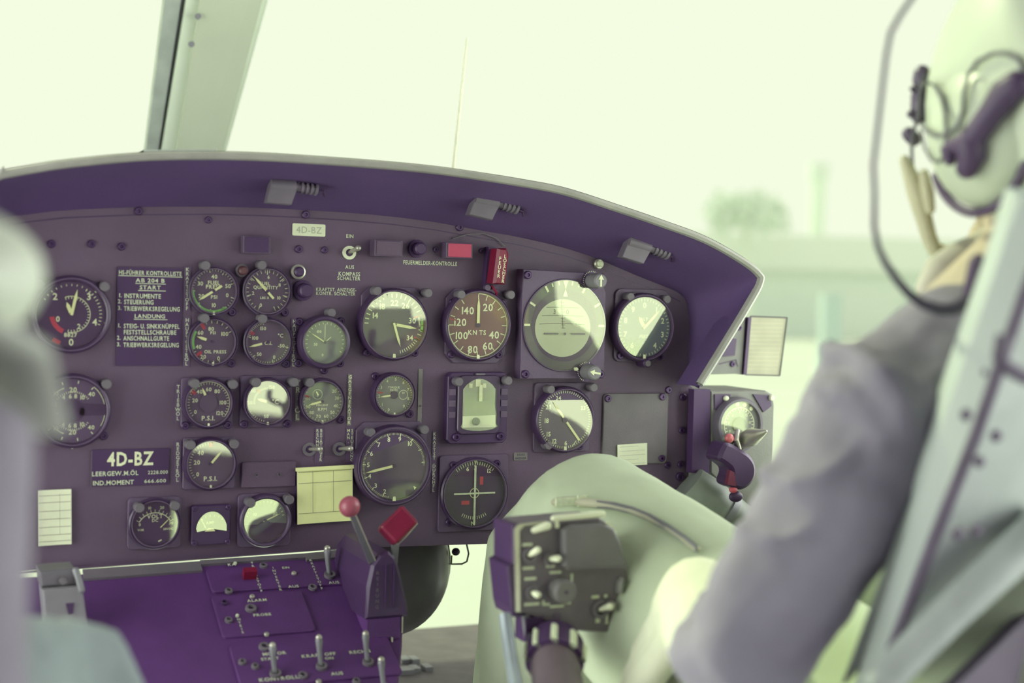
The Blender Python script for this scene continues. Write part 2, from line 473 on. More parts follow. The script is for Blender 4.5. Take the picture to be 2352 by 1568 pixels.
# thin rod outside on the nose
rp1 = at(1073, 88, .28); rp0 = at(1040, 372, .28); rp0.z = at(1180, 409, -.095).z+.030
b = MB(); b.tube([rp0, (rp0+rp1)/2, rp1], [.0020, .0018, .0012], 8)
an = thing('whip_antenna', 'thin pale rod standing upright on the hood behind the windshield', 'antenna', rp0)
o = b.build('rod', mat('rod_paint', (0.52, 0.56, 0.36), 0.5), an); o.data.transform(Matrix.Translation(-rp0))
b = MB(); b.cyl(.010, -0.012, 0.0, 12, bev=.003); b.build('base', M_GREYM, an)

# ------------------------------------------------------------------ instrument panel
inner = [(-420, 560), (-200, 528), (0, 497), (60, 488), (150, 478), (320, 471), (480, 470), (600, 473), (700, 478), (800, 484), (900, 493), (1000, 506),
         (1100, 524), (1200, 542), (1300, 566), (1380, 593), (1460, 627), (1530, 655), (1562, 670), (1580, 692), (1586, 730), (1586, 800), (1586, 884)]
CX = 0.405          # the aircraft's centre line: the far left of panel and hood mirrors the right
def mir(p): return Vector((2*CX-p.x, p.y, p.z))
def full(lst, Y):
    w = [at(x, y, Y) for x, y in lst]
    return [mir(p) for p in w[:14:-1]] + w[2:]
panel = thing('instrument_panel', 'dark grey-purple instrument panel plate carrying all the round gauges', 'panel', (0, 0, 0), PR)
RE = [pl(1592, 890), pl(1588, 1000), pl(1583, 1085), pl(1580, 1130), pl(1570, 1175), pl(1548, 1222), pl(1520, 1240),
        pl(1120, 1249)]
outl = [(p.x, p.z) for p in full(inner, 0)] + RE + [pl(820, 1258), pl(400, 1290), pl(40, 1318)] + [(2*CX-x, y) for x, y in RE[::-1]]
b = MB(); b.prism(outl, -0.008, 0.0, 0.001); b.build('face_plate', M_PANEL, panel, recalc=True)
b = MB(); b.prism([(x*0.97+0.012, y*0.97+0.025) for x, y in outl], -0.16, -0.008); b.build('housing', M_BLACK, panel, recalc=True)
# screws
b = MB(); b.lathe([(0, .25), (.30, .25), (.42, .6), (.8, .6), (1, .4), (1, 0)], 12)
SCREW = b.build('screw', M_SCREW, panel, smooth=True)
SCREW.scale = (.0042,)*3; SCREW.location = (*pl(702, 493), 0)
def screw(parent, x, y, z, r=0.004):
    return share(SCREW, 'screw', parent, (x, y, z), (0, 0, random.uniform(0, 3)), (r, r, r))
for px, py, r in ((318, 485, 4.2), (1055, 522, 4.2), (210, 560, 4), (279, 566, 4), (686, 572, 4), (745, 574, 3.6), (478, 505, 3.5),
                  (1568, 912, 4.4), (1566, 988, 4.6), (1563, 1066, 4.4), (1561, 1094, 5.5), (1565, 1134, 4.6), (1000, 573, 3), (1105, 576, 3), (118, 560, 4), (1180, 530, 3.6), (1544, 640, 3)):
    x, y = pl(px, py); screw(panel, x, y, 0, r/1000)
# printed lettering on the plate
def ptext(mb, s, px, py, hpx, wpx=None, z=0.0004, bold=0.012, anchor='c', w=0.0):
    p = at(px, py, -w); k = ppm(p)
    wd = None
    if wpx: wd = (at(px+wpx/2, py, -w) - at(px-wpx/2, py, -w)).x
    text(mb, s, p.x, p.z, hpx*k, z, width=wd, bold=bold, anchor=anchor)
for nm, rows in (('switch_lettering', (('EIN', 803, 542, 8, 17), ('AUS', 803, 613, 8, 20), ('KOMPASS', 802, 629, 9, 50), ('SCHALTER', 801, 639, 8, 53))),
                 ('fire_warning_lettering', (('FEUERMELDER-KONTROLLE', 988, 604, 9, 124),)),
                 ('fuel_gauge_lettering', (('KRAFTST. ANZEIGE-', 772, 665, 7.5, 93), ('KONTR. SCHALTER', 771, 674, 7.5, 91)))):
    b = MB()
    for s, px, py, h, w in rows: ptext(b, s, px, py, h, w, bold=0.02)
    b.build(nm, M_INK, panel)
# shallow raised border line near the top and doubler on the left
b = MB()
ring = [pl(x, y+22) for x, y in inner[2:19]]
for p, q in zip(ring[:-1], ring[1:]): b.line(p[0], p[1], q[0], q[1], 0.0012, 0.0005)
b.build('edge_seam', M_BLACK, panel)

# ------------------------------------------------------------------ glare hood
outer = [(-420, 478), (-200, 430), (0, 393), (60, 382), (150, 368), (320, 352), (480, 349), (600, 352), (700, 358), (800, 365), (900, 373), (1000, 383),
         (1100, 397), (1200, 413), (1300, 433), (1427, 474), (1523, 507), (1619, 543), (1700, 588), (1744, 622), (1751, 648), (1722, 706), (1612, 886)]
YL = -0.095
hood = thing('glare_hood', 'dark flared glare hood curving over the instrument panel', 'hood', tuple(at(480, 400, -0.05)))
hl = hood.location.copy()
def rs(pts, n):     # smooth resample of matching outlines
    out = []
    m = len(pts)-1
    for k in range(n+1):
        t = k/n*m; i = min(int(t), m-1); f = t-i
        p0, p1, p2, p3 = pts[max(i-1, 0)], pts[i], pts[i+1], pts[min(i+2, m)]
        out.append(0.5*((2*p1)+(p2-p0)*f+(2*p0-5*p1+4*p2-p3)*f*f+(3*p1-p0-3*p2+p3)*f*f*f))
    return out
NI = 128
I0 = rs(full(inner, -0.0006), NI)
L0 = rs(full(outer, YL), NI)
def outw(k, seq):
    t = (seq[min(k+1, NI)]-seq[max(k-1, 0)]); t.y = 0; t.normalize()
    return Vector((-t.z, 0, t.x))
I0 = [I0[k] - outw(k, I0)*0.002 for k in range(NI+1)]
ins = [L0[k] - outw(k, L0)*0.007 for k in range(NI+1)]
mid = [I0[k].lerp(ins[k], 0.5) + outw(k, L0)*0.006 for k in range(NI+1)]
b = MB(); b.loft([I0, mid, ins]); b.loft([[p+outw(k, I0)*.004 for k, p in enumerate(I0)], [p+outw(k, L0)*.004 for k, p in enumerate(mid)], [p+outw(k, L0)*.004 for k, p in enumerate(ins)]])
tag(b.build('shell', M_HOOD, hood, smooth=True, recalc=True), 'dark purple inner shell').data.transform(Matrix.Translation(-hl))
rings = []
for a in range(0, 360, 45):
    rings.append([ins[k] + outw(k, L0)*(0.0036+0.0040*math.cos(R(a))) + Vector((0, 0.006*math.sin(R(a)), 0)) for k in range(NI+1)])
rings.append(rings[0])
b = MB(); b.loft(rings)
tag(b.build('rim', M_RIM, hood, smooth=True, recalc=True), 'paler rolled rubber rim').data.transform(Matrix.Translation(-hl))
back = [p + outw(k, L0)*0.004 + Vector((0, 0.06+0.36*max(0, min(1, (outw(k, L0).z-.75)*6)), 0.02*max(0, outw(k, L0).z))) for k, p in enumerate(L0)]
b = MB(); b.loft([[p + outw(k, L0)*0.001 for k, p in enumerate(L0)], back])
b.build('top_skin', M_HOOD, hood, smooth=True).data.transform(Matrix.Translation(-hl))
# the pale strip lying on the hood under the centre post
sp = at(420, 345, -0.06)
ws = thing('sealing_strip', 'short pale strip lying on the hood at the foot of the centre post', 'strip', sp)
b = MB()
for q in range(8):
    x0, x1 = 330+q*21, 330+(q+1)*21
    yy = lambda x: 347 - (x-330)*0.012
    P = [at(x0, yy(x0)+6, -0.06), at(x1, yy(x1)+6, -0.06), at(x1, yy(x1)-3, -0.06), at(x0, yy(x0)-3, -0.06)]
    Q = [p+Vector((0, 0.05, 0)) for p in P]
    b.poly(P); b.poly(Q[::-1])
    b.quad(P[3], P[2], Q[2], Q[3]); b.quad(P[0], Q[0], Q[1], P[1])
o = b.build('strip', M_POSTB, ws, recalc=True); o.data.transform(Matrix.Translation(-Vector(sp)))
# three lamps under the hood
def hood_lamp(px, py, tilt, label):
    Y = -0.045
    p = at(px, py, Y)
    p = at(px-8, py-2, Y); t = thing('hood_lamp', label, 'lamp', p, (0, R(tilt), 0), 'small lamps clipped under the hood')
    k = ppm(p)*1.12
    m = mat('lamp_grey', (0.30, 0.27, 0.31), 0.5)
    b = MB(); b.tube([(-60*k, 0, -2*k), (-8*k, 0, 0)], 15*k, 14); b.build('lamp_body', m, t, smooth=True)
    b = MB(); b.prism([(-68*k, -38*k), (-16*k, -38*k), (-8*k, -12*k), (-8*k, 8*k), (-60*k, 8*k)], -0.006, 0.006, .001)
    b.build('shade', m, t, recalc=True).rotation_euler = PR
    b = MB(); b.tube([(-8*k, 0, 0), (40*k, 0, -3*k)], 9*k, 12); b.build('socket', m, t, smooth=True)
    for q in range(4):
        b = MB(); b.tube([((4+q*10)*k, 0, -q*.6*k), ((9+q*10)*k, 0, -q*.8*k)], 12*k, 12); b.build('ring', m, t, smooth=True)
    b = MB(); b.tube([(40*k, 0, -3*k), (52*k, 0, -4*k), (58*k, .004, -12*k)], 3*k, 8); b.build('wire', M_BLACK, t)
    b = MB(); b.tube([(2*k, -.004, 42*k), (2*k, .012, 42*k)], 9*k, 10); b.build('knob', M_GREYM, t)
    b = MB(); b.box(-3*k, 3*k, -.001, .012, 6*k, 42*k); b.build('bracket', M_BLACK, t)
    b = MB(); b.box(-8*k, 14*k, .010, .050, 28*k, 46*k); b.build('mount', M_HOOD, t)
hood_lamp(694, 432, 2, 'small grey lamp under the hood above the 4D-BZ sticker')
hood_lamp(1158, 470, 10, 'small grey lamp under the hood above the red fire handle')
hood_lamp(1506, 572, 14, 'small grey lamp under the hood nearest its right corner')

# ------------------------------------------------------------------ gauges
b = MB(); b.lathe([(0, 1.2), (.85, 1.2), (1, 1.05), (1, 0)], 16)
POSTL = b.build('post_light', M_POST, panel, smooth=True); POSTL.scale = (.0046, .0046, .006); POSTL.location = (*pl(1450, 680), 0)
def gauge(name, label, c, rb, rd, marks=None, needles=(), flange=None, lights=(), screws=(), prot=0.010, bezel=True, dial=None,
          hub=0.07, tilt=(0, 0), lug=True, glass=True, fl_h=0.003, ring=True, hubm=None):
    t, k = pthing(name, label, 'gauge', c[0], c[1], prot)
    rb *= k; rd *= k
    zf = prot - 0.003       # dial plane
    if flange:
        b = MB()
        kind, hw, hh, cut = flange[:4]
        ox, oy = (flange[4]*k, flange[5]*k) if len(flange) > 4 else (0, 0)
        pts = oct_(hw*k, hh*k, cut*k) if kind == 'o' else rrect(-hw*k, hw*k, -hh*k, hh*k, cut*k)
        b.prism([(x+ox, y+oy) for x, y in pts], 0.0, fl_h, .0006)
        b.build('flange', M_FLANGE, t, recalc=True)
    if bezel:
        b = MB(); b.lathe([(rb, 0), (rb, prot*0.8), (rb-.0016, prot), (rd+.0022, prot+.0005), (rd+.0006, prot-.0006), (rd, zf-.0005)], 48)
        b.build('bezel', M_BEZEL, t, smooth=True)
        if ring:
            b = MB(); b.lathe([(rb-.0022, prot*.96), (rb-.0026, prot+.0012), (rb-.0034, prot+.0012), (rb-.0038, prot*.96)], 48)
            b.build('snap_ring', M_FLANGE, t, smooth=True)
    else:
        b = MB(); b.cyl(rd*1.02, 0, zf-.0004, 40); b.build('case', M_BEZEL, t)
    b = MB(); b.disc(rd, zf, 48); b.build('dial', dial or M_DIAL, t)
    for key, mm, nm in (('w', M_WHITE, 'dial_marking'), ('r', M_RED, 'red_mark'), ('g', M_GREEN, 'green_band'), ('k', M_PENCIL, 'dark_marking'), ('d', M_DIALD, 'dial_mask')):
        L = (marks or {}).get(key)
        if not L: continue
        b = MB(); z = zf + (.00025 if key != 'd' else .0005)
        for e in L:
            if e[0] == 't':
                _, a0, a1, n, r0, r1, w = e
                for q in range(n):
                    a = a0+(a1-a0)*q/max(1, n-1); p, q2 = pol(a, r0*rd), pol(a, r1*rd)
                    b.line(*p, *q2, w*rd, z)
            elif e[0] == 'n':
                x, y = pol(e[2], e[3]*rd); text(b, e[1], x, y, e[4]*rd, z, bold=0.02)
            elif e[0] == 'x':
                text(b, e[1], e[2]*rd, e[3]*rd, e[4]*rd, z, bold=0.02, ang=R(e[5]) if len(e) > 5 else 0)
            elif e[0] == 'a': b.arc(e[1], e[2], e[3]*rd, e[4]*rd, z, c=(e[5]*rd, e[6]*rd) if len(e) > 5 else (0, 0))
            elif e[0] == 'd': x, y = pol(e[1], e[2]*rd); b.disc(e[3]*rd, z, 14, (x, y))
            elif e[0] == 'l': b.line(e[1]*rd, e[2]*rd, e[3]*rd, e[4]*rd, e[5]*rd, z)
            elif e[0] == 'p': b.poly([(x*rd, y*rd, z) for x, y in e[1]])
        b.build(nm, mm, t)
    for i, nd in enumerate(needles):
        a, ln, tail, w = nd[:4]
        cx, cy = (nd[4], nd[5]) if len(nd) > 5 else (0, 0)
        b = MB(); z = zf + .0009 + i*.0004
        d = Vector(pol(a, 1)); n_ = Vector((-d.y, d.x)); o_ = Vector((cx, cy))
        pts = [o_-d*tail-n_*w*.5, o_+d*ln*.7-n_*w*.5, o_+d*ln, o_+d*ln*.7+n_*w*.5, o_-d*tail+n_*w*.5]
        b.prism([(p.x*rd, p.y*rd) for p in pts], z, z+.0004)
        b.build('needle', M_NEEDLE, t, recalc=True)
    if hub:
        b = MB(); b.cyl(hub*rd, zf, zf+.0016, 24); b.build('hub', hubm or M_DIALD, t)
    if glass:
        b = MB(); b.disc(rd*1.015, 0, 48); g = b.build('glass', G_DIAL, t)
        g.location = (0, 0, prot-.0003); g.rotation_euler = (R(tilt[0]), R(tilt[1]), 0)
    if lug:
        b = MB(); b.prism([(-.05*rd, -rd*1.03), (.05*rd, -rd*1.03), (.035*rd, -rd*.90), (-.035*rd, -rd*.90)], prot-.0002, prot+.0006); b.build('index_mark', M_WHITE, t, recalc=True)
    for dx, dy in lights:
        share(POSTL, 'post_light', t, (dx*k, dy*k, fl_h if flange else 0), None, (.0050, .0050, .010))
    for dx, dy in screws:
        screw(t, dx*k, dy*k, fl_h if flange else 0, .0042)
    return t, k, rd
gauge('torque_gauge', 'dim two-handed dial beside the blurred helmet, left of the checklist', (165, 722), 90, 76,
      {'w': [('n', '2', 318, .72, .20), ('n', '3', 42, .74, .20), ('n', '4', 108, .72, .20), ('n', '0', 180, .84, .20), ('n', '0', 250, .42, .16), ('x', '2', .22, -.36, .15),
             ('a', -20, 190, .54, .56), ('t', -20, 190, 22, .47, .55, .02), ('t', 30, 110, 12, .82, .90, .025), ('t', -60, 20, 9, .86, .92, .02), ('d', 45, 1.0, .035), ('d', 104, 1.02, .03),
             ('x', '8827', -.02, -.62, .12)], 'r': [('a', 205, 262, .50, .64), ('a', 200, 215, .86, .98)]},
      [(338, .40, .04, .11), (12, .78, .02, .09)], lights=((72, 66), (-72, 66)), dial=M_DIALD, lug=False)
gauge('climb_gauge', 'dim dial with a dark keyhole-shaped centre, above the blank plate area at left', (168, 944), 86, 74,
      {'w': [('x', '20', 0, .66, .15), ('x', '20', 0, -.66, .15), ('x', '4', -.27, .43, .13), ('x', '6', -.08, .46, .13), ('x', '8', .08, .46, .13), ('x', '10', .27, .42, .13),
             ('x', '4', -.27, -.43, .13), ('x', '6', -.08, -.46, .13), ('x', '8', .08, -.46, .13), ('x', '10', .27, -.42, .13), ('x', '40', .56, .52, .13), ('x', '40', .56, -.52, .13),
             ('x', '2', -.50, .22, .13), ('x', '2', -.50, -.22, .13), ('x', '10', -.50, .55, .13), ('x', '10', -.50, -.55, .13), ('a', 200, 340, .74, .77), ('t', -50, 50, 17, .56, .62, .02), ('t', 130, 230, 17, .56, .62, .02),
             ('t', -50, 40, 4, .86, .95, .03), ('t', 140, 230, 4, .86, .95, .03), ('a', 40, 120, .96, .985), ('d', 180, 1.13, .05)],
       'd': [('a', 0, 360, 0, .36), ('p', [(.2, -.16), (1.0, -.14), (1.0, .2), (.2, .24)])]},
      [(262, .66, -.42, .05)], lights=((74, 62), (-70, 62)), screws=((72, -60),), dial=mat('dial_plum', (.165, .11, .20), .6), lug=False, hub=0)
gauge('fuel_pressure_gauge', 'small fuel pressure gauge with a green band around its lower left', (492, 668), 58, 53,
      {'w': [('t', 109, 428, 41, .86, .97, .022), ('t', 109, 428, 9, .80, .97, .04), ('n', '40', 2, .62, .17), ('n', '30', 298, .66, .17), ('n', '50', 70, .66, .17), ('n', '0', 106, .62, .17), ('n', '10', 180, .62, .17),
             ('n', '20', 246, .58, .17), ('x', 'FUEL', 0, .36, .16), ('x', 'PRESS', -.02, .18, .16), ('x', 'PSI', .02, -.26, .15)], 'g': [('a', 142, 272, .84, .95)]},
      [(237, .78, .42, .10)], lights=((-22, 58),), screws=((46, -48),), prot=.008)
gauge('fuel_quantity_gauge', 'small fuel quantity gauge with its needle pointing to upper left', (615, 669), 58, 53,
      {'w': [('t', 205, 515, 26, .80, .93, .026), ('t', 205, 515, 7, .72, .93, .035), ('n', '6', 5, .62, .14), ('n', '8', 62, .62, .14), ('n', '10', 118, .58, .14), ('n', '0', 204, .66, .15), ('n', '2', 262, .62, .14),
             ('x', 'FUEL', -.1, .34, .14), ('x', 'QUANTITY', -.06, .17, .14), ('x', 'LBS X', -.1, -.28, .10)]},
      [(317, .86, .42, .10)], lights=((-16, 60),), screws=((45, -48),), prot=.008, lug=False)
gauge('oil_pressure_gauge', 'small oil pressure gauge with green band at left and two red marks', (490, 785), 58, 52,
      {'w': [('n', '80', -8, .58, .17), ('n', '100', 55, .62, .17), ('n', '60', 306, .68, .17), ('n', '40', 250, .66, .17), ('n', '20', 212, .78, .17), ('n', '0', 160, .78, .17), ('x', 'PSI', 0, .40, .13),
             ('x', 'OIL PRESS', .12, -.44, .14), ('t', -20, 60, 6, .82, .95, .03), ('t', 160, 240, 6, .84, .96, .03)], 'g': [('a', 248, 302, .82, .92)],
       'r': [('a', 322, 332, .66, .94), ('a', 222, 233, .66, .94)]},
      [(288, .76, -.30, .12)], lights=((-22, 54),), screws=((46, -50),), prot=.008)
gauge('oil_temperature_gauge', 'small oil temperature gauge marked OIL with a short needle at left', (617, 786), 58, 52,
      {'w': [('n', '150', -22, .66, .15), ('n', '100', 287, .62, .15), ('n', '50', 216, .66, .15), ('n', '0', 156, .72, .15), ('n', '-50', 104, .62, .15), ('x', 'OIL', .02, -.04, .15), ('x', '\u00b0C', .56, .30, .16),
             ('t', 100, 240, 22, .86, .94, .02), ('t', 290, 345, 12, .84, .94, .02), ('t', 104, 345, 5, .80, .96, .03), ('d', 0, .98, .05)], 'r': [('a', 294, 304, .72, .92)]},
      [(256, .90, -.28, .10)], lights=((-16, 54),), screws=((46, -50),), prot=.008, lug=False)
gauge('gearbox_oil_gauge', 'thick-rimmed gauge filled with a pale reflection beside the second HAUPTGETRÖL strip', (748, 786), 62, 49,
      {'w': [('t', 240, 480, 20, .84, .94, .025), ('x', '100', -.3, .5, .12), ('x', '50', -.45, -.1, .12), ('x', '0', -.1, -.6, .12), ('l', 0, 0, 0, .85, .03), ('l', 0, 0, .3, .25, .03)]},
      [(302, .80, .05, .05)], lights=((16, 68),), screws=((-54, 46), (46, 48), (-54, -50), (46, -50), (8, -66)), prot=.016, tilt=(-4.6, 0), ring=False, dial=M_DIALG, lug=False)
gauge('dual_tachometer', 'large rotor tachometer with numbers 14 to 34 and a bright reflection', (907, 745), 84, 75,
      {'w': [('t', 272, 345, 9, .82, .95, .03), ('t', 345, 480, 15, .82, .95, .03), ('n', '14', 293, .68, .17), ('n', '18', 323, .68, .17), ('n', '22', 0, .66, .17), ('n', '26', 32, .68, .17), ('n', '30', 78, .60, .17),
             ('n', '34', 128, .66, .15), ('l', .80, .25, .84, -.05, .05), ('t', 125, 165, 9, .82, .92, .02)], 'r': [('a', 70, 74, .66, .95), ('a', 118, 121, .76, .98)], 'g': [('a', 80, 104, .88, .96)]},
      [(99, .74, .05, .09), (163, .72, .05, .07)], flange=('o', 74, 74, 20, 0, 12), lights=((-44, 76), (80, 74)), screws=((-58, -66), (58, -66)), prot=.014, tilt=(-3.9, -2.5))
gauge('airspeed_indicator', 'airspeed indicator in knots with its needle upright and a red reflection painted on its dial', (1100, 747), 84, 75,
      {'w': [('n', '20', 30, .64, .22), ('n', '40', 118, .62, .22), ('n', '60', 152, .72, .22), ('n', '80', 192, .76, .22), ('n', '100', 240, .64, .22), ('n', '120', 278, .62, .22), ('n', '140', 320, .58, .22),
             ('x', 'KN', -.18, -.22, .14), ('x', 'TS', .16, -.22, .14), ('t', 0, 324, 19, .80, .95, .03), ('a', 0, 270, .955, .985)], 'r': [('a', 280, 283, .70, .95)]},
      [(0, .86, .02, .09)], flange=('o', 76, 86, 22, 2, -2), lights=((-46, 70), (78, 72)), screws=((-58, -68), (60, -68), (-58, 52), (66, 52)), prot=.013, tilt=(0, 0),
      dial=mat('dial_red_reflection', (0.30, 0.135, 0.135), 0.6, var=.1, scale=20))  # red reflection put into the dial colour
ALT, ALTK, _ = gauge('altimeter', 'altimeter with a pale blue reflection painted on its dial, rightmost on the main panel', (1482, 752), 80, 69,
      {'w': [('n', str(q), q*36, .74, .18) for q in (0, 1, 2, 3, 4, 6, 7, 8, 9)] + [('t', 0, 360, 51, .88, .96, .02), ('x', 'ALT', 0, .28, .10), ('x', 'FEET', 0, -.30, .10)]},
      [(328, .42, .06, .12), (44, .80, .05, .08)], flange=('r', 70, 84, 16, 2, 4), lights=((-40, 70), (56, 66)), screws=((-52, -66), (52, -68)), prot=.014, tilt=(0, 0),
      dial=mat('dial_blue_reflection', (0.22, 0.28, 0.27), 0.6, var=.1))  # pale blue reflection mixed into the dial colour
# altimeter setting knob
gp = ALT; k = ALTK; ky = -82*k
b = MB(); b.cyl(10*k, 0, .018, 14, (4*k, ky), bev=.001); o = b.build('setting_knob', M_BLACK, gp, smooth=True)
b = MB(); b.cyl(7*k, .018, .020, 10, (4*k, ky)); b.build('end_face', M_POST, o)
gauge('engine_oil_pressure_gauge', 'PSI gauge with grey centre disc beside the TRIEBWÖL strip', (480, 926), 60, 51,
      {'w': [('n', '0', 236, .70, .17), ('n', '20', 282, .62, .17), ('n', '40', 322, .66, .17), ('n', '60', 0, .62, .17), ('n', '80', 36, .66, .17), ('n', '100', 88, .64, .17), ('n', '120', 132, .68, .17), ('x', 'P.S.I.', 0, -.68, .20),
             ('t', 232, 492, 33, .84, .94, .022), ('a', 300, 490, .95, .98)], 'r': [('a', 300, 311, .72, .95)], 'g': [('a', 316, 334, .86, .97)]},
      [(337, .76, -.02, .11)], flange=('r', 60, 58, 6), lights=((-34, 46), (54, 44)), screws=((-50, -52), (48, -52)), prot=.011, hub=.40, tilt=(0, 0), hubm=M_DIAL)
gauge('engine_oil_temperature_gauge', 'square-flanged degree gauge right of the PSI gauge with a short needle', (616, 923), 57, 51,
      {'w': [('n', '150', 14, .68, .15), ('n', '60', 307, .84, .15), ('n', '50', 268, .80, .15), ('n', '50', 184, .66, .15), ('x', '\u00b0C', .36, 0, .20), ('t', 262, 360, 22, .56, .66, .02), ('t', 190, 240, 8, .84, .92, .02)],
       'r': [('a', 316, 326, .52, .72)]},
      [(286, .50, -.04, .11)], flange=('r', 61, 60, 8), lights=((-30, 46), (58, 46)), screws=((-52, -52), (50, -52)), prot=.010, tilt=(-5.3, 0))
gauge('gas_producer_tachometer', 'RPM gauge left of the GASGENERATOR strip with numbers 20 to 90', (742, 922), 54, 48,
      {'w': [('n', '20', 50, .76, .15), ('n', '30', 78, .74, .15), ('n', '40', 108, .72, .15), ('n', '50', 136, .74, .15), ('n', '60', 164, .74, .15), ('n', '70', 194, .74, .15), ('n', '80', 224, .74, .15), ('n', '90', 250, .74, .15),
             ('n', '100', 280, .74, .13), ('x', 'PERCENT', 0, -.18, .09), ('x', 'RPM', 0, -.38, .15), ('t', 50, 300, 26, .88, .97, .025), ('a', 0, 360, .22, .24, -.24, .34), ('x', '5', -.24, .3, .12)], 'r': [('a', 286, 291, .66, .95)]},
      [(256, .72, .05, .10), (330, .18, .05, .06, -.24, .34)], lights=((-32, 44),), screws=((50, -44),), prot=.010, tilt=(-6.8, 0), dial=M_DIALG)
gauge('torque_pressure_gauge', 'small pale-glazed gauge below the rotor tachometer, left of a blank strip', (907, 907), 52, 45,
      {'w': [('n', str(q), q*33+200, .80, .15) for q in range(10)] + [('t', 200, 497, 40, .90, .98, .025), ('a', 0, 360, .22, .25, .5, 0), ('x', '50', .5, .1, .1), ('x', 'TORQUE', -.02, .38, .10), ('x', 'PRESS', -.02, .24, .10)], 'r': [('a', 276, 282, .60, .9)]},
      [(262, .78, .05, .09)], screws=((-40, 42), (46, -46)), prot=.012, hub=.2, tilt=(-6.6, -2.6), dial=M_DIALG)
gauge('radio_compass', 'compass gauge with a long double needle beside the square turn indicator', (1300, 964), 77, 68,
      {'w': [('n', '21', 304, .78, .15), ('n', '18', 268, .70, .15), ('n', '15', 232, .78, .15), ('n', '12', 208, .82, .15), ('n', '6', 176, .80, .15), ('n', '24', 340, .78, .13), ('n', '33', 60, .78, .13), ('t', 0, 355, 72, .90, .98, .02), ('l', .45, -.72, .3, -.92, .03)]},
      [(322, .78, .90, .075)], flange=('r', 72, 80, 8, 2, 4), lights=((-40, 70), (70, 74), (-42, -58)), screws=((48, -64),), prot=.014, hub=.10, tilt=(-7, 0))
gauge('reduction_gear_pressure_gauge', 'PSI gauge half covered by a pale reflection beside the REDGETRÖL strip', (485, 1066), 62, 53,
      {'w': [('n', '0', 232, .70, .17), ('n', '20', 278, .60, .18), ('n', '40', 318, .66, .18), ('x', 'P.S.I.', 0, -.64, .20), ('t', 230, 360, 18, .84, .94, .022)], 'r': [('a', -6, 6, .74, .94)]},
      [(40, .70, .05, .10)], flange=('r', 60, 60, 6), lights=((52, 46), (-48, 46)), prot=.012, tilt=(-6.5, 1.2))
gauge('exhaust_temperature_gauge', 'largest round gauge with numbers 2 to 9, above the red ball lever', (907, 1070), 94, 78,
      {'w': [('n', str(q), 200+(q-2)*24.5, .80, .13) for q in range(2, 11)] + [('t', 190, 450, 105, .91, .97, .012), ('t', 200, 445, 11, .87, .97, .03), ('d', 307, 1.04, .035), ('p', [(.62, -.62), (.72, -.66), (.66, -.74)]), ('x', 'x100', .72, -.86, .08, 40)]},
      [(258, .92, .02, .075)], flange=('o', 86, 80, 18, 0, 20), lights=((-58, 78), (72, 82)), prot=.015, hub=.06, tilt=(-7, -2.5))
gauge('voltmeter', 'dim volt meter with an arched scale at the lower left of the panel', (357, 1203), 60, 52,
      {'w': [('a', -60, 60, .76, .80, 0, -.30), ('t', -60, 60, 2, .1, .1, .01), ('x', '0', -.66, -.02, .13), ('x', '10', -.25, .70, .12), ('x', '20', .30, .70, .12), ('x', '30', .70, 0, .13), ('x', 'VOLT', 0, .32, .17), ('x', 'DC', 0, .14, .13), ('x', 'V/M', -.62, -.26, .10), ('x', '28VDC', .58, -.26, .09), ('l', .16, -.80, .30, -.74, .06)]
            + [('l', *(lambda p: (p[0], p[1]-.30))(pol(a, .76)), *(lambda p: (p[0], p[1]-.30))(pol(a, .92)), .025) for a in range(-60, 61, 12)]},
      [(45, .60, -.02, .04, .22, -.20)], flange=('r', 60, 60, 10), lights=((-38, 40), (42, 42)), prot=.009, hub=0, dial=M_DIALD, lug=False)
# ammeter: square case with a lens-shaped window
t, k = pthing('ammeter', 'dim square ammeter with a small arched window between the volt meter and a pale dial', 'gauge', 487, 1206, .008)
b = MB(); b.prism(rrect(-46*k, 44*k, -46*k, 46*k, 6*k), 0, .006, .001); b.build('flange', M_BLACK, t, recalc=True)
arch = [(-34, -14)] + [(36*math.cos(R(a))-1, -14+46*math.sin(R(a))) for a in range(170, 5, -11)] + [(34, -14), (0, -8)]
b = MB(); b.prism([(x*k, y*k) for x, y in arch], .006, .0068); b.build('dial', M_DIALD, t, recalc=True)
b = MB(); b.line(-24*k, 14*k, -14*k, -6*k, 1.6*k, .0072)
for a in range(-55, 56, 16):
    p = pol(a, 34*k); q = pol(a, 38*k); b.line(p[0], p[1]-14*k, q[0], q[1]-14*k, 1.2*k, .0071)
text(b, 'AMP', -4*k, 6*k, 6*k, .0071); b.build('dial_marking', M_WHITE, t)
b = MB(); b.prism([(-16*k, -14*k), (8*k, -14*k), (4*k, -8*k), (-8*k, -6*k)], .007, .008); b.build('needle', M_NEEDLE, t, recalc=True)
b = MB(); b.poly([(x*k, y*k, 0) for x, y in arch][::-1]); g = b.build('glass', G_DIAL, t); g.location = (0, 0, .0085)
for dx, dy in ((-40, 40), (38, 40), (-40, -40), (38, -40)): screw(t, dx*k, dy*k, .006, .003)
gauge('load_meter', 'pale-reflecting half-moon dial below the blank cover plate', (611, 1196), 62, 50,
      {'w': [('t', -75, 75, 14, .82, .92, .03), ('x', '10', -.5, .3, .14), ('x', '30', .45, .3, .14), ('l', .08, -.64, .26, -.52, .07)],
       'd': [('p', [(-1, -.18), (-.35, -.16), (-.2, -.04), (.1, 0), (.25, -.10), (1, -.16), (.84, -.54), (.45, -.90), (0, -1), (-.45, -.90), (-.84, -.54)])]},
      [(66, .75, .1, .05)], flange=('r', 62, 62, 10), lights=((-38, 44), (52, 48)), prot=.010, dial=M_DIALG, lug=False, tilt=(0, 0))
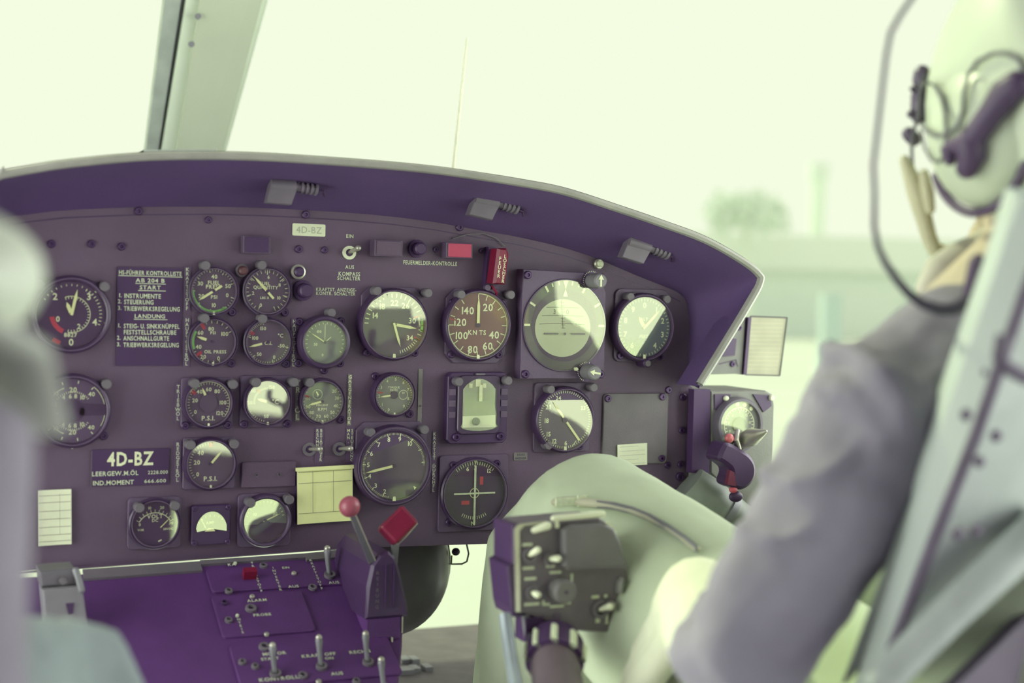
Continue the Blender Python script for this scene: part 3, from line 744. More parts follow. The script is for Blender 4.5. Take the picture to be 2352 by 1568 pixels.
# course indicator, in the dark above the pilot's knee
t, k, rd = gauge('course_indicator', 'dark course indicator with a white cross beside the trouser knee', (1092, 1133), 84, 76,
      {'w': [('t', -40, 40, 17, .86, .97, .02), ('t', 150, 210, 12, .70, .80, .02), ('n', '6', -18, .78, .13), ('n', '3', 0, .78, .13), ('n', '12', 34, .80, .12), ('p', [(-.07, 1.05), (.09, 1.05), (.01, .86)]), ('n', 'N', 182, .92, .12),
             ('a', 0, 360, .13, .155, 0, 0)], 'r': [('p', [(.17, .25), (.28, .25), (.28, .5), (.17, .5)]), ('p', [(-.42, -.34), (-.16, -.34), (-.16, -.22), (-.42, -.22)])]},
      [], flange=('r', 86, 88, 8), screws=((-52, 66), (56, 66), (-60, -66)), prot=.008, dial=M_DIALD, hub=0, lug=False, glass=False)
b = MB(); b.box(-.03*rd, .03*rd, -.95*rd, .98*rd*.85, .0062, .0068); b.build('course_bar', M_INK, t)
b = MB(); b.box(-.68*rd, .66*rd, -.025*rd, .025*rd, .0066, .0072); b.build('glide_bar', M_INK, t)
b = MB(); b.disc(rd*1.01, 0, 40); g = b.build('glass', G_DIAL, t); g.location = (0, 0, .0085)
# ------------------------------------------------------------------ attitude indicator
t, k = pthing('attitude_indicator', 'large square attitude indicator with a pale horizon ball and two arrow knobs', 'gauge', 1296, 747, .016)
b = MB(); b.prism([(-107*k, -123*k), (107*k, -123*k), (107*k, 20*k), (107*k, 78*k), (86*k, 122*k), (-107*k, 126*k)], 0, .016, .001); b.build('flange', M_FLANGE, t, recalc=True)
rd = 104*k
b = MB(); b.disc(rd, .0163, 56); b.build('outer_dial', mat('dial_slate', (0.125, 0.118, 0.125), .5), t)
b = MB(); b.lathe([(rd*1.03, .016), (rd*1.02, .0178), (rd*.99, .0178), (rd*.985, .0163)], 56); b.build('bezel', M_BEZEL, t, smooth=True)
b = MB(); b.disc(rd*.80, .0166, 48); b.build('inner_mask', M_DIALD, t)
b = MB()
ball = [(x, y) for x, y in [pol(a, rd*.74) for a in range(0, 360, 8)]]
b.poly([(x*0.92-.04*rd, y*.86-.06*rd, .0169) for x, y in ball[::-1]]); b.build('horizon_ball', mat('ball_pale', (0.50, 0.55, 0.36), .5, var=.05), t)
b = MB()
for yy, hw in ((.40, .40), (.22, .50), (.04, .56)):
    for q in range(8):
        x0, x1 = -hw+q*hw/4, -hw+(q+1)*hw/4
        b.line((x0-.06)*rd, (yy-.06*x0*x0)*rd, (x1-.06)*rd, (yy-.06*x1*x1)*rd, .012*rd, .0171)
b.line(-.10*rd, .56*rd, -.04*rd, -.06*rd, .016*rd, .0171)
for q in range(9): b.line((-.13+q*.006)*rd, (.5-q*.07)*rd, (-.02+q*.004)*rd, (.5-q*.07)*rd, .01*rd, .0171)
text(b, '3', -.26*rd, .3*rd, .10*rd, .0171); text(b, '0', .06*rd, .3*rd, .10*rd, .0171); b.build('pitch_lines', mat('ball_line', (.20, .20, .14), .6), t)
b = MB()
for a in (-60, -30, 30, 60, 90, 270):
    p = pol(a, rd*.84); q = pol(a, rd*.985); b.line(*p, *q, .05*rd, .0172)
for a in (-20, -10, 10, 20):
    p = pol(a, rd*.90); q = pol(a, rd*.98); b.line(*p, *q, .028*rd, .0172)
b.poly([(-.06*rd, .99*rd, .0172), (0, .80*rd, .0172), (.06*rd, .99*rd, .0172)]); b.poly([(0, .80*rd, .0172), (-.055*rd, .64*rd, .0172), (.055*rd, .64*rd, .0172)])
b.build('dial_marking', M_WHITE, t)
b = MB(); b.box(-.50*rd, -.16*rd, -.20*rd, -.17*rd, .0174, .0184); b.box(.16*rd, .50*rd, -.20*rd, -.17*rd, .0174, .0184); b.disc(.03*rd, .0184, 12, (0, -.185*rd)); b.build('aircraft_symbol', M_POST, t)
b = MB(); b.disc(rd, 0, 56); g = b.build('glass', G_DIAL, t); g.location = (0, 0, .0190)
for dx, dy in ((-96, 113), (-96, -112), (96, -112), (92, 113)): screw(t, dx*k, dy*k, .016, .0046)
def arrow_knob(cx, cy, ang):
    c = (cx*k, cy*k)
    kb = MB(); kb.cyl(24*k, .016, .0175, 24, c); kb.build('dial_plate', M_BLACK, t)
    kb = MB(); kb.cyl(17*k, .0175, .040, 20, c, bev=.0015); o = kb.build('knob', mat('knob_grey', (0.30, 0.31, 0.28), .45), t, smooth=True)
    kb = MB(); d = Vector(pol(ang, 1)); n_ = Vector((-d.y, d.x)); C = Vector(c)
    sh = [C-d*13*k-n_*2.2*k, C+d*3*k-n_*2.2*k, C+d*3*k-n_*7*k, C+d*14*k, C+d*3*k+n_*7*k, C+d*3*k+n_*2.2*k, C-d*13*k+n_*2.2*k]
    kb.prism([(p.x, p.y) for p in sh], .0400, .0406); kb.build('arrow', M_WHITE, o, recalc=True)
    kb = MB()
    for a in range(200, 381, 12):
        p = pol(a, 20*k); q = pol(a, 23*k); kb.line(c[0]+p[0], c[1]+p[1], c[0]+q[0], c[1]+q[1], 1.3*k, .0178)
    kb.build('knob_scale', M_WHITE, t)
arrow_knob(66, 104, 0)
arrow_knob(58, -106, 280)
# caging handle stub
b = MB(); b.cyl(4*k, .016, .021, 10, (-10*k+40*k, -100*k)); b.build('pin', M_WHITE, t)
gp, kk = pthing('indicator_button', 'small pale round button on the panel above the arrow knob', 'button', 1379, 606, .006)
b = MB(); b.cyl(12*kk, 0, .004, 18, bev=.001); b.build('bushing', M_STEEL, gp, smooth=True)
b = MB(); b.cyl(8*kk, .004, .009, 14, bev=.002); b.build('cap', M_PAPERW, gp, smooth=True)

# ------------------------------------------------------------------ turn and slip indicator
t, k = pthing('turn_indicator', 'square turn and slip indicator with an arched pale window, below the airspeed dial', 'gauge', 1099, 937, .012)
b = MB(); b.prism(oct_(75*k, 82*k, 10*k), 0, .010, .001); b.build('flange', M_BLACK, t, recalc=True)
b = MB(); b.prism(rrect(-52*k, 54*k, -60*k, 76*k, 14*k), .010, .013, .001); b.build('case', M_BEZEL, t, recalc=True)
win = [(-40, 44)] + [(x, 44+24*math.cos(R(x*2.05))) for x in range(-32, 33, 8)] + [(40, 44), (39, 10), (42, -14), (41, -34), (46, -42)] + [(44*math.cos(R(a)), -42-10*math.sin(R(a))) for a in range(12, 180, 24)] + [(-44, -42), (-40, -34), (-40, 10)]
b = MB(); b.prism([(x*k, y*k) for x, y in win], .013, .0134); b.build('dial', mat('dial_pale', (0.40, 0.45, 0.31), .5), t, recalc=True)
b = MB(); b.prism([(-40*k, -44*k), (42*k, -44*k), (41*k, -16*k), (-40*k, -18*k)], .0135, .0140); b.build('slip_tube', M_PAPERW, t, recalc=True)
b = MB(); b.cyl(9*k, .014, .016, 16, (-8*k, -30*k)); b.build('slip_ball', M_DIALG, t)
b = MB(); b.box(-1*k, 7*k, 16*k, 54*k, .014, .0146); b.build('turn_needle', M_WHITE, t)
b = MB()
for x, y, w, h in ((-22, 52, 4, 5), (-4, 58, 6, 8), (12, 52, 4, 5)): b.box((x-w)*k, (x+w)*k, (y-h)*k, (y+h)*k, .0138, .0142)
b.build('turn_mark', M_WHITE, t)
b = MB(); b.poly([(x*k, y*k, 0) for x, y in win][::-1]); g = b.build('glass', G_DIAL, t); g.location = (0, 0, .0165); g.rotation_euler = (0, 0, 0)
for dx, dy in ((-56, 62), (66, 64)): share(POSTL, 'post_light', t, (dx*k, dy*k, .010), None, (.005, .005, .009))
for dx, dy in ((-52, -66), (58, -66)): screw(t, dx*k, dy*k, .010, .0046)
for dy in (30, 4, -22):
    b = MB(); b.box(-72*k, -56*k, dy*k, (dy+14)*k, .010, .0112); b.build('side_rib', M_FLANGE, t)
    b = MB(); b.box(57*k, 73*k, dy*k, (dy+14)*k, .010, .0112); b.build('side_rib', M_FLANGE, t)
b = MB(); b.box(-8*k, 14*k, 76*k, 80*k, .010, .013); b.build('name_tab', M_POST, t)

# ------------------------------------------------------------------ cover plates
def cover(name, label, x0, x1, y0, y1, scr, h=.004, r=6, m=None):
    cx, cy = (x0+x1)/2, (y0+y1)/2
    t, k = pthing(name, label, 'cover plate', cx, cy, h)
    A = pl(x0, cy, h); B = pl(x1, cy, h); c = t.location
    b = MB(); b.prism(rrect(A[0]-c.x, B[0]-c.x, -(y1-y0)/2*k, (y1-y0)/2*k, r*k), 0, h, .0008); b.build('plate', m or M_PANEL, t, recalc=True)
    for px, py in scr:
        q = pl(px, py, h); screw(t, q[0]-c.x, q[1]-c.z, h-.0004, .0042)
    return t, k
t, k = cover('blank_cover', 'blank cover plate with rounded corners at the right end of the panel', 1385, 1534, 903, 1066, ((1396, 915), (1521, 911), (1395, 1057), (1520, 1052)), .003, 10, mat('cover_paint_lit', (.165, .15, .155), .55, bump=.2, bscale=900))  # panel tone lightened to carry the brighter light at the right end
for px, py in ((1535, 895), (1533, 1068)):
    x, y = pl(px, py); screw(panel, x, y, 0, .0042)
t, k = cover('small_blank_cover', 'small dark rectangular cover plate with two ring-shaped fasteners', 555, 680, 1060, 1119, (), .004, 4)
for dx in (-28, 24):
    b = MB(); b.lathe([(3.2*k, .004), (3.2*k, .0050), (4.4*k, .0050), (4.4*k, .004)], 14, (dx*k, 0)); b.build('fastener', M_POST, t)
# note stuck to the cover, second note half hidden behind the knee
def note(name, label, x0, x1, y0, y1, h, rot=0.0, rows=6, m=M_PAPERW, cols=(), grid=None, topband=False):
    cx, cy = (x0+x1)/2, (y0+y1)/2
    t, k = pthing(name, label, 'paper', cx, cy, h+.001)
    A = pl(x0, cy, h); B = pl(x1, cy, h); w = (B[0]-A[0])/2; hh = (y1-y0)/2*k
    t.rotation_euler = (R(90), R(rot), 0)
    b = MB()
    n = 6
    for q in range(n):      # sheet with a slight curl and real thickness
        xa, xb = -w+2*w*q/n, -w+2*w*(q+1)/n
        za, zb = h+.0012*(xa/w)**2, h+.0012*(xb/w)**2
        b.quad((xa, -hh, za+.0004), (xb, -hh, zb+.0004), (xb, hh, zb+.0004), (xa, hh, za+.0004))
        b.quad((xa, hh, za), (xb, hh, zb), (xb, -hh, zb), (xa, -hh, za))
    b.build('sheet', m, t)
    if rows:
        b = MB()
        for q in range(rows):
            y = hh*(.78-1.6*q/max(1, rows-1)); b.line(-w*.86, y, w*(.86 if q % 3 else .4), y, hh*.018, h+.0016)
        b.build('writing_line', M_PENCIL, t)
    if grid:
        b = MB()
        for x in grid[0]: b.line(x*w, -hh*.62, x*w, hh*.86, w*.014, h+.0016)
        for y in grid[1]: b.line(-w*.96, y*hh, w*.96, y*hh, hh*.014, h+.0016)
        b.build('ruled_line', M_PENCIL, t)
    return t, k, w, hh
note('cover_note', 'small pale note stuck on the blank cover plate', 1418, 1486, 1019, 1069, .0032, -2, 5)
note('knee_note', 'pale note half hidden behind the trouser knee', 1395, 1459, 1094, 1160, .001, 0, 0)
t, k, w, hh = note('ruled_chart', 'square ruled paper chart beside the red ball lever', 683, 810, 1072, 1200, .006, -1.5, 0, M_PAPER, grid=((-.44, .30), (.86, .46, -.62)))
b = MB(); b.box(-w*1.04, w*1.06, hh*.90, hh*1.03, .006, .0086); b.build('holder_lip', M_PAPER, t)
b = MB(); b.box(-w*1.0, w*1.0, -hh, hh, 0, .006); b.build('backing', M_BLACK, t)
t, k, w, hh = note('fuel_card', 'white printed card at the lower left, partly behind the blurred sleeve', 88, 164, 1124, 1252, .003, -1, 0, M_PAPERW, grid=((.30,), (.80, .55, .24, -.05, -.34, -.62, -.85)))
# registration sticker
t, k = pthing('registration_sticker', 'pale sticker with faint 4D-BZ at the top of the panel', 'sticker', 710, 528, .001)
b = MB(); b.prism(rrect(-39*k, 39*k, -14*k, 14*k, 3*k), 0, .0006); b.build('sheet', M_PAPERW, t, recalc=True)
b = MB(); text(b, '4D-BZ', 0, 0, 15*k, .0008, width=60*k, bold=0); b.build('lettering', mat('faded_ink', (.46, .52, .38), .7), t)
# registration placard
t, k = pthing('registration_placard', 'black placard reading 4D-BZ with two weight lines below', 'placard', 300, 1073, .002)
b = MB(); b.prism(rrect(-87*k, 87*k, -42*k, 42*k, 2*k), 0, .0015); b.build('plate', M_DIALD, t, recalc=True)
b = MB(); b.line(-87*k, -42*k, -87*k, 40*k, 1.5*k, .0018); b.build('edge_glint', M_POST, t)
b = MB(); text(b, '4D-BZ', 0, 20*k, 30*k, .0018, width=104*k, bold=.03); b.build('registration_lettering', M_WHITE, t)
b = MB(); text(b, 'LEERGEW.M.ÖL', -34*k, -13*k, 10*k, .0018, width=104*k, bold=.02); text(b, '2228.000', 62*k, -13*k, 8*k, .0018, width=46*k)
text(b, 'IND.MOMENT', -38*k, -34*k, 10*k, .0018, width=92*k, bold=.02); text(b, '666.600', 56*k, -33*k, 8*k, .0018, width=50*k); b.build('weight_lettering', M_INK, t)
# check list
t, k = pthing('checklist_placard', 'black checklist placard with white German lines for start and landing', 'placard', 343, 727, .002)
b = MB(); b.prism(rrect(-73*k, 73*k, -113*k, 113*k, 2*k), 0, .0014); b.build('plate', M_DIALD, t, recalc=True)
def cl(rows, nm):
    b = MB()
    for s, x, y, h, w, anc in rows:
        text(b, s, (x-343)*k*1.04, (727-y)*k, h*k, .0017, width=w*k*1.02, bold=.02, anchor=anc)
    b.build(nm, M_INK, t)
cl((('HS-FÜHRER KONTROLLISTE', 344, 627, 9.5, 139, 'c'), ('AB 204 B', 344, 644, 9, 64, 'c'), ('START', 344, 660, 9, 47, 'c')), 'heading_lettering')
cl((('1.', 275, 679, 9, 8, 'l'), ('INSTRUMENTE', 288, 680, 10, 81, 'l'), ('2.', 275, 693, 9, 8, 'l'), ('STEUERUNG', 288, 694, 10, 65, 'l'), ('3.', 275, 708, 9, 8, 'l'), ('TRIEBWERKSREGELUNG', 288, 709, 10, 124, 'l')), 'start_lettering')
cl((('LANDUNG', 344, 726, 9, 68, 'c'), ('1.', 274, 748, 9, 8, 'l'), ('STEIG- U. SINKKNÜPPEL', 288, 749, 10, 124, 'l'), ('FESTSTELLSCHRAUBE', 288, 763, 10, 117, 'l'),
    ('2.', 274, 776, 9, 8, 'l'), ('ANSCHNALLGURTE', 288, 777, 10, 101, 'l'), ('3.', 274, 791, 9, 8, 'l'), ('TRIEBWERKSREGELUNG', 288, 792, 10, 123, 'l')), 'landing_lettering')
b = MB()
for x0, x1, y in ((275, 414, 634.5), (312, 378, 651.5), (318, 378, 667.5), (310, 383, 733.5)): b.line((x0-343)*k*1.04, (727-y)*k, (x1-343)*k*1.04, (727-y)*k, 1.6*k, .0017)
b.build('underline', M_INK, t)
# embossed label strips
def strip_label(s, label, px, y0, y1, m=M_TAPE, w=15, s2=None, dx2=0, tm=M_INK):
    t, k = pthing('label_strip', label, 'label', px, (y0+y1)/2, .001, 'embossed label strips')
    hh = (y1-y0)/2*k
    b = MB(); b.prism(rrect(-w/2*k, w/2*k, -hh-2*k, hh+2*k, 1*k), 0, .0008); b.build('tape', m, t, recalc=True)
    b = MB()
    if s:
        pit = 2*hh/max(len(s), len(s2 or ''))
        text(b, s, (0 if not s2 else -w*.22*k), hh-pit*.08, pit*.80, .0010, vert=True, pitch=pit, bold=.02)
    if s2:
        pit = 2*hh/len(s2); text(b, s2, w*.22*k, hh-pit*.08, pit*.80, .0010, vert=True, pitch=pit, bold=.02)
    b.build('lettering', tm, t)
    return t
strip_label('KRAFTSTOFF', 'vertical label strip reading KRAFTSTOFF beside the checklist', 430, 614, 713)
strip_label('HAUPTGETRÖL', 'vertical label strip reading HAUPTGETRÖL beside the checklist', 429, 730, 840)
strip_label('HAUPTGETRÖL', 'vertical label strip reading HAUPTGETRÖL left of the thick-rimmed gauge', 675, 733, 842)
strip_label('TRIEBWÖL', 'vertical label strip reading TRIEBWÖL', 409, 883, 966)
strip_label('REDGETRÖL', 'vertical label strip reading REDGETRÖL', 408, 1015, 1107)
strip_label('GASGENERATOR', 'vertical label strip reading GASGENERATOR', 803, 861, 975, M_TAPEG, 10, tm=M_WHITE)
strip_label('TR. ÖL', 'short grey label strip partly under a post light right of the degree gauge', 684, 872, 965, M_TAPEG, 10)
strip_label('DREHMOMENT', 'pale grey vertical strip right of the small pale-glazed gauge', 965, 849, 974, M_TAPEG, 10, tm=M_TAPEG)
strip_label('RECHN.', 'double label strip reading RECHN. BETÄTIGER beside the left toggle switch', 733, 984, 1060, M_TAPE, 20, s2='BETÄTIGER')
strip_label('MAN.', 'double label strip reading MAN. STEUERUNG beside the right toggle switch', 804, 984, 1060, M_TAPE, 20, s2='STEUERUNG')
strip_label('KRAFTST.DURCHFL', 'vertical label strip reading KRAFTST. DURCHFL. right of the largest gauge', 997, 992, 1130, M_TAPE, 10)
t, k = pthing('label_plate', 'tiny grey engraved plate above the trouser knee', 'label', 1196, 1048, .001)
b = MB(); b.prism(rrect(-17*k, 17*k, -9*k, 9*k, 2*k), 0, .001); b.build('plate', M_TAPEG, t, recalc=True)
b = MB(); text(b, 'KURS', 0, 4*k, 5*k, .0012); text(b, 'ANZEIGER', 0, -4*k, 5*k, .0012, width=28*k); b.build('lettering', M_DIALD, t)

# ------------------------------------------------------------------ switches, lamps and handles on the panel
def toggle(parent, x, y, z, s, lean=(0.3, 0.3), nutm=M_STEEL, batm=M_STEEL):
    b = MB(); b.lathe([(.55*s, z), (.55*s, z+.35*s), (1.0*s, z+.35*s), (1.0*s, z)], 14, (x, y)); b.build('lock_ring', nutm, parent, smooth=True)
    b = MB(); b.cyl(.5*s, z, z+.3*s, 12, (x, y)); b.build('socket', M_BLACK, parent)
    b = MB(); p0 = Vector((x, y, z)); p1 = p0+Vector((lean[0]*2.6*s, lean[1]*2.6*s, 2.6*s)); b.tube([p0, p0.lerp(p1, .6), p1], [.26*s, .30*s, .42*s], 10, rnd=True); b.build('bat', batm, parent, smooth=True)
t, k = pthing('compass_switch', 'pale chrome toggle switch between EIN and AUS', 'switch', 804, 580, .004)
toggle(t, 0, 0, 0, 16*k, (.22, .25), M_PAPERW, M_STEEL)
for px, py, lb in ((712, 1032, 'metal toggle switch left of the RECHN. BETÄTIGER strip'), (781, 1031, 'metal toggle switch left of the MAN. STEUERUNG strip')):
    t, k = pthing('toggle_switch', lb, 'switch', px, py, .004)
    toggle(t, 0, 0, 0, 16*k, (.35, .12), M_POST, M_STEEL)
def lampbox(name, label, px, py, hw, hh, m, d=.014):
    t, k = pthing(name, label, 'lamp', px, py, d)
    b = MB(); b.prism(rrect(-hw*k, hw*k, -hh*k, hh*k, 2*k), 0, d, .0006); b.build('housing', M_FLANGE, t, recalc=True)
    b = MB(); b.prism(rrect(-hw*.86*k, hw*.86*k, -hh*.86*k, hh*.86*k, 2*k), d, d+.0012, .0004); b.build('lens', m, t, recalc=True)
lampbox('caution_lamp', 'unlit dark rectangular lamp left of the black round button', 893, 570, 34, 19, M_PANEL, .016)
lampbox('fire_warning_lamp', 'red rectangular lamp above FEUERMELDER-KONTROLLE', 1056, 575, 33, 18, M_REDLAMP, .014)
lampbox('master_lamp', 'dark rectangular lamp above the fuel quantity gauge', 590, 562, 32, 20, M_DIALD, .010)
def pushbutton(name, label, px, py, r, capm, ringm, h=.014):
    t, k = pthing(name, label, 'button', px, py, h*.5)
    b = MB(); b.lathe([(r*k, 0), (r*k, .004), (r*.72*k, .005), (r*.72*k, 0)], 22); b.build('ring', ringm, t, smooth=True)
    b = MB(); b.cyl(r*.68*k, 0, h, 20, bev=.0015); b.build('cap', capm, t, smooth=True)
pushbutton('test_button', 'black round push button between the dark and the red lamp', 962, 571, 21, M_BLACK, M_BLACK, .016)
pushbutton('fuel_test_button', 'black round push button left of KRAFTST. ANZEIGE', 700, 667, 24, M_BLACK, M_BLACK, .018)
pushbutton('press_lamp', 'dull reddish press-to-test lamp between the two fuel gauges', 557, 621, 15, mat('lens_brown', (.16, .06, .06), .4), M_POST, .012)
pushbutton('dim_lamp', 'dark press-to-test lamp with bright ring at the upper right of the fuel quantity gauge', 686, 624, 17, M_BLACK, M_STEEL, .010)
# red guarded extinguisher switch
t, k = pthing('extinguisher_switch', 'red tilted guard handle with white vertical lettering left of the attitude indicator', 'switch', 1143, 612, .02)
t.rotation_euler = (R(90), R(4), 0)
b = MB(); b.box(-18*k, 14*k, -50*k, 44*k, 0, .010); b.build('base', M_BLACK, t)
b = MB(); b.prism([(-15*k, -40*k), (15*k, -40*k), (18*k, 30*k), (10*k, 44*k), (-12*k, 40*k)], .010, .030, .003); b.build('guard', M_REDPL, t, recalc=True)
b = MB(); text(b, 'FEUER', -5*k, 22*k, 8*k, .0304, vert=True, pitch=10*k); text(b, 'LÖSCHER', 7*k, 28*k, 8*k, .0304, vert=True, pitch=9.5*k); b.build('lettering', M_WHITE, t)
b = MB(); b.tube([(-4*k, -44*k, .012), (8*k, -58*k, .014), (14*k, -70*k, .008)], .0015, 8); b.build('safety_wire', M_REDPL, t)
b = MB(); b.cyl(7*k, .008, .014, 12, (-14*k, -50*k)); b.build('hinge_pin', M_FLANGE, t)
# thin curved wire above the red lamp
wr = [pl(1040, 548, .004), pl(1075, 538, .004), pl(1110, 536, .004), pl(1140, 546, .004), pl(1160, 565, .004)]
b = MB(); b.tube([(x, y, .003) for x, y in wr], .0006, 6); b.build('lead_wire', M_POST, panel)

# ------------------------------------------------------------------ centre pedestal
PN = Vector((0, -0.447, 0.894)).normalized()
P0 = at(500, 1292, -0.02)
PTH = math.atan2(PN.z*0+0.447, 0.894)
PRX = (R(26.57), 0, 0)
ped = thing('centre_pedestal', 'dark sloping centre pedestal full of switches below the panel', 'pedestal', P0, PRX)
PM = Matrix.Translation(P0) @ Euler(PRX).to_matrix().to_4x4()
PMI = PM.inverted()
def pd(px, py, h=0.0):
    p = PMI @ on(px, py, P0+PN*h, PN); return p.x, p.y
A = pd(185, 1316); B = pd(852, 1262); C = pd(932, 1420); Cb = pd(950, 1568)
b = MB(); b.prism([A, B, pd(905, 1300), pd(926, 1400), pd(924, 1480), pd(916, 1568), pd(900, 1700), (A[0]-.34, pd(900, 1700)[1]), (A[0]-.34, A[1])], -0.16, 0.0, .002); b.build('console_body', M_PED, ped, recalc=True)
# light grey front edge trim where it meets the panel
b = MB()
for (x0, y0, x1, y1, wd) in ((190, 1313, 460, 1294, 13), (460, 1292, 700, 1276, 4), (700, 1276, 850, 1262, 9)):
    p, q = pd(x0, y0, .002), pd(x1, y1, .002); b.prism([(p[0], p[1]-wd*.0009), (q[0], q[1]-wd*.0009), (q[0], q[1]+.003), (p[0], p[1]+.003)], 0, .003)
b.build('edge_trim', M_POST, ped, recalc=True)
# module plates with gaps
for i, (x0, y0, x1, y1) in enumerate(((500, 1300, 840, 1352), (520, 1365, 700, 1460), (560, 1470, 900, 1568))):
    p = pd(x0, (y0+y1)/2); q = pd(x1, (y0+y1)/2); ya = pd((x0+x1)/2, y0)[1]; yb = pd((x0+x1)/2, y1)[1]
    b = MB(); b.prism(rrect(p[0]-.01, q[0]+.005, yb, ya, .004), 0, .0025, .0006); b.build('module_plate', M_PED, ped, recalc=True)
def plab(nm, rows):
    for s, px, py, h, mode in rows:
        b = MB()
        x, y = pd(px, py, .003); k = ppm(PM @ Vector((x, y, 0)))
        if mode == 'v': text(b, s, x, y, h*k*1.2, .003, vert=True, pitch=h*k*1.9, bold=.02)
        else: text(b, s, x, y, h*k*1.25, .003, bold=.02)
        b.build('lettering', M_INK, ped)
plab('module_lettering', (('KA', 532, 1296, 7, 'h'), ('TREIBSTOFF', 578, 1290, 6, 'v'), ('INVERTER', 626, 1301, 6, 'v'), ('EIN', 656, 1303, 6, 'h'), ('AUS', 674, 1346, 7, 'h'), ('KRAFTSTOFF', 713, 1284, 6, 'v'),
                          ('AUS', 767, 1337, 7, 'h'), ('EIN', 804, 1336, 7, 'h')))
plab('lower_lettering', (('ALARM', 590, 1378, 7, 'h'), ('ENTEIS', 545, 1412, 6, 'v'), ('PROBE', 602, 1411, 7, 'h'), ('MOTOR', 630, 1500, 8, 'h'), ('START', 620, 1512, 7, 'h'), ('KRAFT', 716, 1505, 8, 'h'), ('OFF', 758, 1501, 8, 'h'), ('ON', 756, 1511, 7, 'h'), ('RECHN', 826, 1496, 8, 'h'), ('KONTROLLE', 645, 1557, 9, 'h'), ('AUS', 774, 1546, 8, 'h')))
for px, py, ln in ((757, 1322, .85), (738, 1532, .85), (845, 1522, .85), (632, 1548, .8), (882, 1580, .8)):
    x, y = pd(px, py, .003); q = PM @ Vector((x, y, 0)); k = ppm(q)
    b = MB(); b.lathe([(7*k, .0025), (7*k, .006), (13*k, .006), (13*k, .0025)], 14, (x, y)); tg = b.build('switch_collar', M_POST, ped, smooth=True)
    b = MB(); b.tube([(x, y, .002), (x-.0015, y+.010, .020*ln), (x-.002, y+.013, .028*ln)], [5*k, 6.5*k, 9*k], 10, rnd=True); b.build('switch_bat', M_GREYM, tg, smooth=True)
    b = MB(); b.ell((x-.0022, y+.0145, .031*ln), (8*k, 8*k, 8*k), 12, 8); b.build('bat_tip', M_STEEL, tg, smooth=True)
for px, py, r, mm in ((675, 1317, 6, M_STEEL), (579, 1370, 6, M_STEEL), (612, 1457, 6, M_STEEL), (540, 1294, 4, M_INK), (718, 1350, 10, M_POST), (780, 1290, 9, M_POST), (605, 1300, 9, M_POST), (525, 1358, 9, M_POST), (576, 1398, 13, M_POST),
                      (525, 1425, 9, M_POST), (607, 1486, 13, M_POST), (556, 1521, 9, M_POST), (586, 1531, 9, M_POST), (695, 1552, 11, M_POST), (515, 1385, 8, M_BLACK), (545, 1414, 4, M_INK), (732, 1566, 7, M_STEEL), (818, 1565, 9, M_POST)):
    x, y = pd(px, py, .003); k = ppm(PM @ Vector((x, y, 0)))
    if r > 7:
        b = MB(); b.lathe([(r*.55*k, .0025), (r*.6*k, .0055), (r*k, .005), (r*k, .0025)], 14, (x, y)); b.build('fastener', mm, ped, smooth=True)
    else:
        b = MB(); b.cyl(r*k, .0025, .005, 12, (x, y), bev=.0008); b.build('lamp_cap', mm, ped, smooth=True)
x, y = pd(574, 1326, .004); k = ppm(PM @ Vector((x, y, 0)))
b = MB(); b.box(x-15*k, x+15*k, y-3*k, y+14*k, .0025, .012); b.build('red_guard', M_REDPL, ped)
# control quadrant with two levers
qp = at(880, 1350, -0.13); k = ppm(qp)
quad = thing('control_quadrant', 'dark rounded quadrant housing at the right edge of the pedestal', 'quadrant', qp)
prof = [(-50*k, -64*k), (52*k, -64*k), (52*k, -40*k), (34*k, 30*k), (20*k, 74*k), (2*k, 90*k), (-20*k, 84*k), (-38*k, 60*k), (-48*k, 10*k)]
b = MB(); b.prism(prof, -0.10, 0.012, .003); o = b.build('housing', M_BLACK, quad, recalc=True); o.rotation_euler = PR
b = MB(); b.box(-44*k, 36*k, -.01, .09, -140*k, -64*k); b.build('pillar', M_PED, quad)
b = MB(); b.box(38*k, 40*k, -.012, .02, -100*k, -64*k); b.build('edge_strip', M_STEEL, quad)
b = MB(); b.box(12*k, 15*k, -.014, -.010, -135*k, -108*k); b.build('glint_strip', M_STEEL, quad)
b = MB(); text(b, 'REIBUNG', -24*k, 46*k, 8*k, .0125, vert=True, pitch=13*k); o = b.build('lettering', M_POST, quad); o.rotation_euler = PR
for dx in (-6, 14):
    b = MB(); b.box((dx)*k, (dx+3)*k, -.0135, -.012, -40*k, 60*k); b.build('slot', M_DIALD, quad)
# lever with red ball
lb = at(858, 1290, -0.14); lt = at(803, 1163, -0.155)
lv = thing('ball_lever', 'flat metal lever topped by a red ball in front of the ruled chart', 'lever', lb)
k = ppm(lb); d = lt-lb
b = MB(); b.ell(tuple(d), (24*k, 24*k, 24*k), 24, 16); b.build('ball', M_REDBALL, lv, smooth=True)
b = MB(); n_ = Vector((d.z, 0, -d.x)).normalized()
a0, a1 = Vector((0, 0, 0)), d*.86
b.loft([[a0-n_*11*k, a0+n_*5*k, a0+n_*5*k+Vector((0, .004, 0)), a0-n_*11*k+Vector((0, .004, 0))], [a1-n_*7*k, a1+n_*5*k, a1+n_*5*k+Vector((0, .004, 0)), a1-n_*7*k+Vector((0, .004, 0))]], True)
b.build('arm', mat('lever_metal', (.30, .31, .31), .35, .5), lv, recalc=True)
b = MB(); e0, e1 = a0+n_*5*k, a1+n_*5*k; b.tube([e0, e1], 1.8*k, 8); b.build('arm_edge', M_STEEL, lv)
